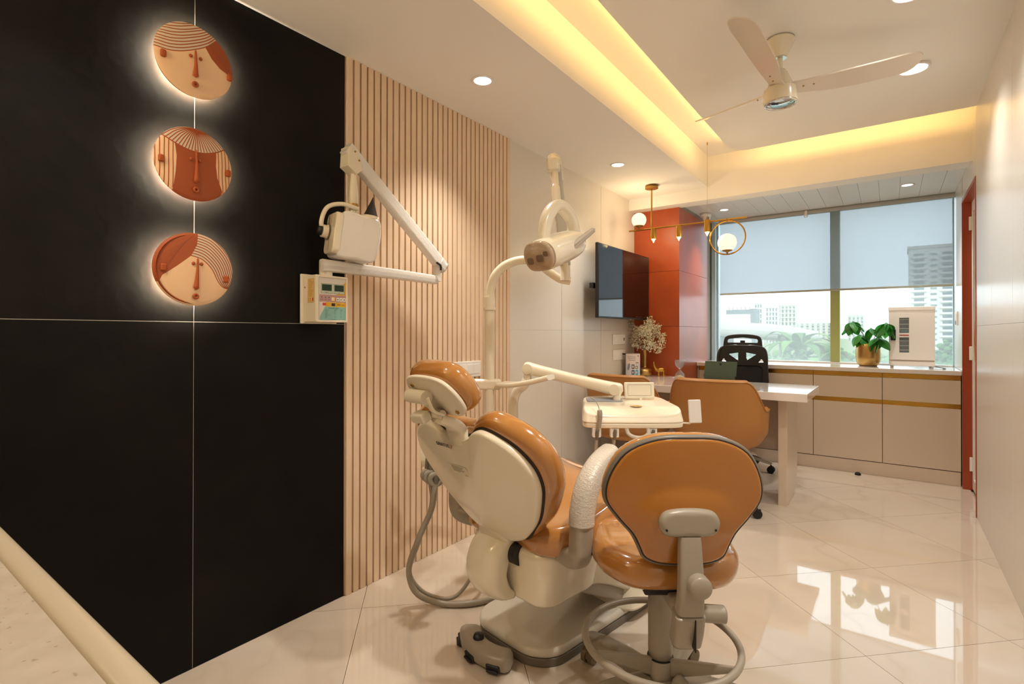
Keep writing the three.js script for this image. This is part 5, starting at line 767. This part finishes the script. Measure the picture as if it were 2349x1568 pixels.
// ---------------------------------------------------------------- the city outside, at its real distance below a hazy sky
{
  const GROUND = -13, white = std(0xc9c5bb, 0.8), pale = std(0xbcb4a6, 0.8), blueGrey = std(0x5d6469, 0.7), glassDark = std(0x3a444b, 0.3), concrete = std(0x918b80, 0.9);
  const g = new THREE.Group(); g.name = 'street_ground'; g.userData = { kind: 'structure', label: 'green open ground far below the window', category: 'ground' }; scene.add(g);
  span('ground', [-700, GROUND - 1, -8], [500, GROUND, -1500], std(0x5f6a3a, 1), g);
  const gaze = (x, z) => Math.atan2(1.93 - x, -z);
  { // residential tower
    const o = thing('apartment_tower', 'tall white apartment tower with rows of windows beyond the blind', 'building', [33, GROUND, -350], 0);
    o.rotation.y = -0.02;
    const FL = 3.0, N = 19, w = 46, base = 0;
    part('body', box(w, N * FL + 2, 22, 0.1), white, o, [0, (N * FL + 2) / 2, -11]);
    part('roof_band', box(w + 1, 1.6, 23, 0.1), pale, o, [0, N * FL + 2.6, -11]);
    const wg = box(4.2, 1.5, 0.5, 0), wg2 = box(2.6, 1.0, 0.5, 0), bg = box(6.4, 1.05, 1.4, 0.1);
    for (let f = 2; f < N; f++) for (const [x, k] of [[-18.5, 0], [-12.5, 1], [-6.8, 0], [-1.5, 0], [4.5, 1], [9.5, 0], [15.5, 1], [20, 0]]) { part('window_pane', k ? wg2 : wg, k ? blueGrey : glassDark, o, [x, f * FL + 1.55, 0]); if (!k && f % 1 === 0) part('balcony', bg, white, o, [x, f * FL + 0.3, 0.6]); }
  }
  const block = (label, x, z, w, top, d, cols, m = white, name = 'city_block') => {
    const o = thing(name, label, 'building', [x, GROUND, z], 0, 'far city buildings'); const h = top - GROUND;
    part('body', box(w, h, d, 0.05), m, o, [0, h / 2, -d / 2]); part('roof_box', box(w * 0.3, 3, d * 0.4, 0.05), m, o, [w * 0.12, h + 1.5, -d / 2]);
    const bw = w / cols; for (let k = 0; k < cols; k++) part('window_bay', box(bw * 0.4, h * 0.93, 0.6, 0), glassDark, o, [-w / 2 + bw * (k + 0.5), h * 0.48, 0.1]);
    for (let y = 6; y < h; y += 6) part('floor_band', box(w, 1.6, 0.9, 0), m, o, [0, y, 0.2]);
    return o;
  };
  { // the broad building with a roof sign
    const o = thing('broad_building', 'broad white building with a grey roof storey behind the flyover', 'building', [-81, GROUND, -370]);
    part('body', box(17, 26.5, 14, 0.1), white, o, [0, 13.2, -7]); part('upper_storey', box(15.5, 3.2, 12, 0.1), blueGrey, o, [0.5, 28, -7]); part('side_wing', box(3.2, 30, 14, 0.1), blueGrey, o, [9.8, 15, -7]); part('red_annexe', box(6, 12, 4, 0.1), white, o, [6.2, 10, 2]); part('red_band', box(6.1, 1.4, 4.1, 0.05), std(0xc23a30, 0.7), o, [6.2, 16.4, 2]);
    for (let k = 0; k < 6; k++) part('roof_post', box(0.5, 2.2, 0.5, 0), concrete, o, [-6 + 2.6 * k, 30.6, -4]);
  }
  block('slim white tower block right of the broad building', -121, -652, 8, 36, 10, 3); block('white twin tower block in the middle of the skyline', -127, -772, 15, 37, 12, 4); block('pale tower block with dark bays at the end of the skyline', -119, -840, 24, 42, 16, 5, pale); block('low far block near the window mullion', -130, -1262, 70, 22, 20, 7, pale); block('faint far tower behind the potted plant', -46, -1080, 24, 33, 16, 4, pale);
  { // flyover
    const o = thing('flyover', 'curved concrete flyover crossing behind the office chair', 'flyover', [0, GROUND, 0]);
    const pts = [[-70, 15.0, -52], [-40, 14.7, -62], [-17, 14.0, -78], [-13.6, 13.3, -106], [-16, 12.6, -150], [-30, 11.5, -210]];
    part('deck', sweep(pts, [4, 0.55], { seg: 60, n: 8, ref: [0, 1, 0], e: 8, twist: PI / 8 }), concrete, o);
    for (const s of [-1, 1]) part('parapet', sweep(pts.map(([x, y, z]) => [x + s * 3.2, y + 0.9, z + s * 0.6]), [0.15, 0.6], { seg: 60, n: 8, ref: [0, 1, 0], e: 8 }), pale, o);
    for (const [x, y, z] of pts.slice(0, 5)) part('pier', cyl(1.0, y - 0.5, 20), concrete, o, [x, (y - 0.5) / 2, z]);
  }
  // trees
  const leafG = new THREE.IcosahedronGeometry(0.34, 0), greens = [std(0x45682a, 1), std(0x587a33, 1), std(0x3d5c28, 1)];
  const tree = (label, x, z, top, r, n, k, palm) => {
    const o = thing(palm ? 'palm_tree' : 'tree', label, 'tree', [x, GROUND, z], 0, 'trees below the window'), h = top - GROUND;
    part('trunk', sweep([[0, 0, 0], [0.2, h * 0.4, 0.1], [0, h * 0.82, 0]], (t) => 0.3 - 0.15 * t, { seg: 10, n: 8 }), M.stem, o);
    if (palm) { const fr = sweep([[0, 0, 0], [1.2, 0.7, 0], [2.3, 0.5, 0], [3.1, -0.7, 0]], (t) => [0.42 * Math.sin(PI * Math.min(1, t + 0.12)) + 0.02, 0.03], { seg: 14, n: 6, ref: [0, 1, 0] }); for (let j = 0; j < 14; j++) part('frond', fr, greens[j % 3], o, [0, h * 0.82, 0], [0, j * 0.45, rr(-0.3, 0.5)]); return; }
    const im = new THREE.InstancedMesh(leafG, greens[k], n), m4 = new THREE.Matrix4();
    for (let j = 0; j < n; j++) { const u = rnd() * 2 - 1, a = rnd() * 2 * PI, q = Math.cbrt(rr(0.35, 1)), s = Math.sqrt(1 - u * u), lump = 0.8 + 0.3 * Math.sin(a * 3 + k) * Math.cos(u * 4); m4.compose(V(r * q * s * Math.cos(a) * lump, h - r * 0.8 + r * 0.8 * q * u * lump, r * q * s * Math.sin(a) * lump), new THREE.Quaternion().setFromEuler(new THREE.Euler(rr(0, 6), rr(0, 6), 0)), V(rr(0.5, 1.3), rr(0.3, 0.9), rr(0.5, 1.3))); im.setMatrixAt(j, m4); }
    im.name = 'foliage'; im.userData.kind = 'stuff'; add(im, o);
  };
  tree('palm tree rising beside the flyover end', -3.9, -45.5, 2.6, 3, 0, 0, true); tree('palm tree leaning near the window mullion', -2.1, -41, 1.0, 3, 0, 0, true);
  for (const [what, x, z, t, r, k] of [['round green tree in front of the flyover piers', -9.6, -66, -1.5, 4.5, 0], ['light green tree between the flyover and the tall palm', -6.4, -58, -0.9, 4, 1], ['tall dull green tree standing behind the palms', -3.2, -56, 0.3, 4.2, 2], ['green tree half hidden by the olive window mullion', -0.4, -54, -0.4, 3.6, 0], ['light green tree behind the gold plant pot', 2.2, -52, -0.8, 3.8, 1], ['dark green tree at the foot of the apartment tower', 8.2, -64, 0.6, 4.2, 0], ['dull green tree behind the office chair headrest', -13, -74, -1.0, 4.6, 2], ['low green tree just above the worktop beside the mullion', 0.9, -40, -2.6, 3, 0], ['low light green tree in front of the palms', -5.6, -44, -2.2, 3.2, 1]]) tree(what, x, z, t, r, 1100, k);
}
renderer.render(scene, camera);
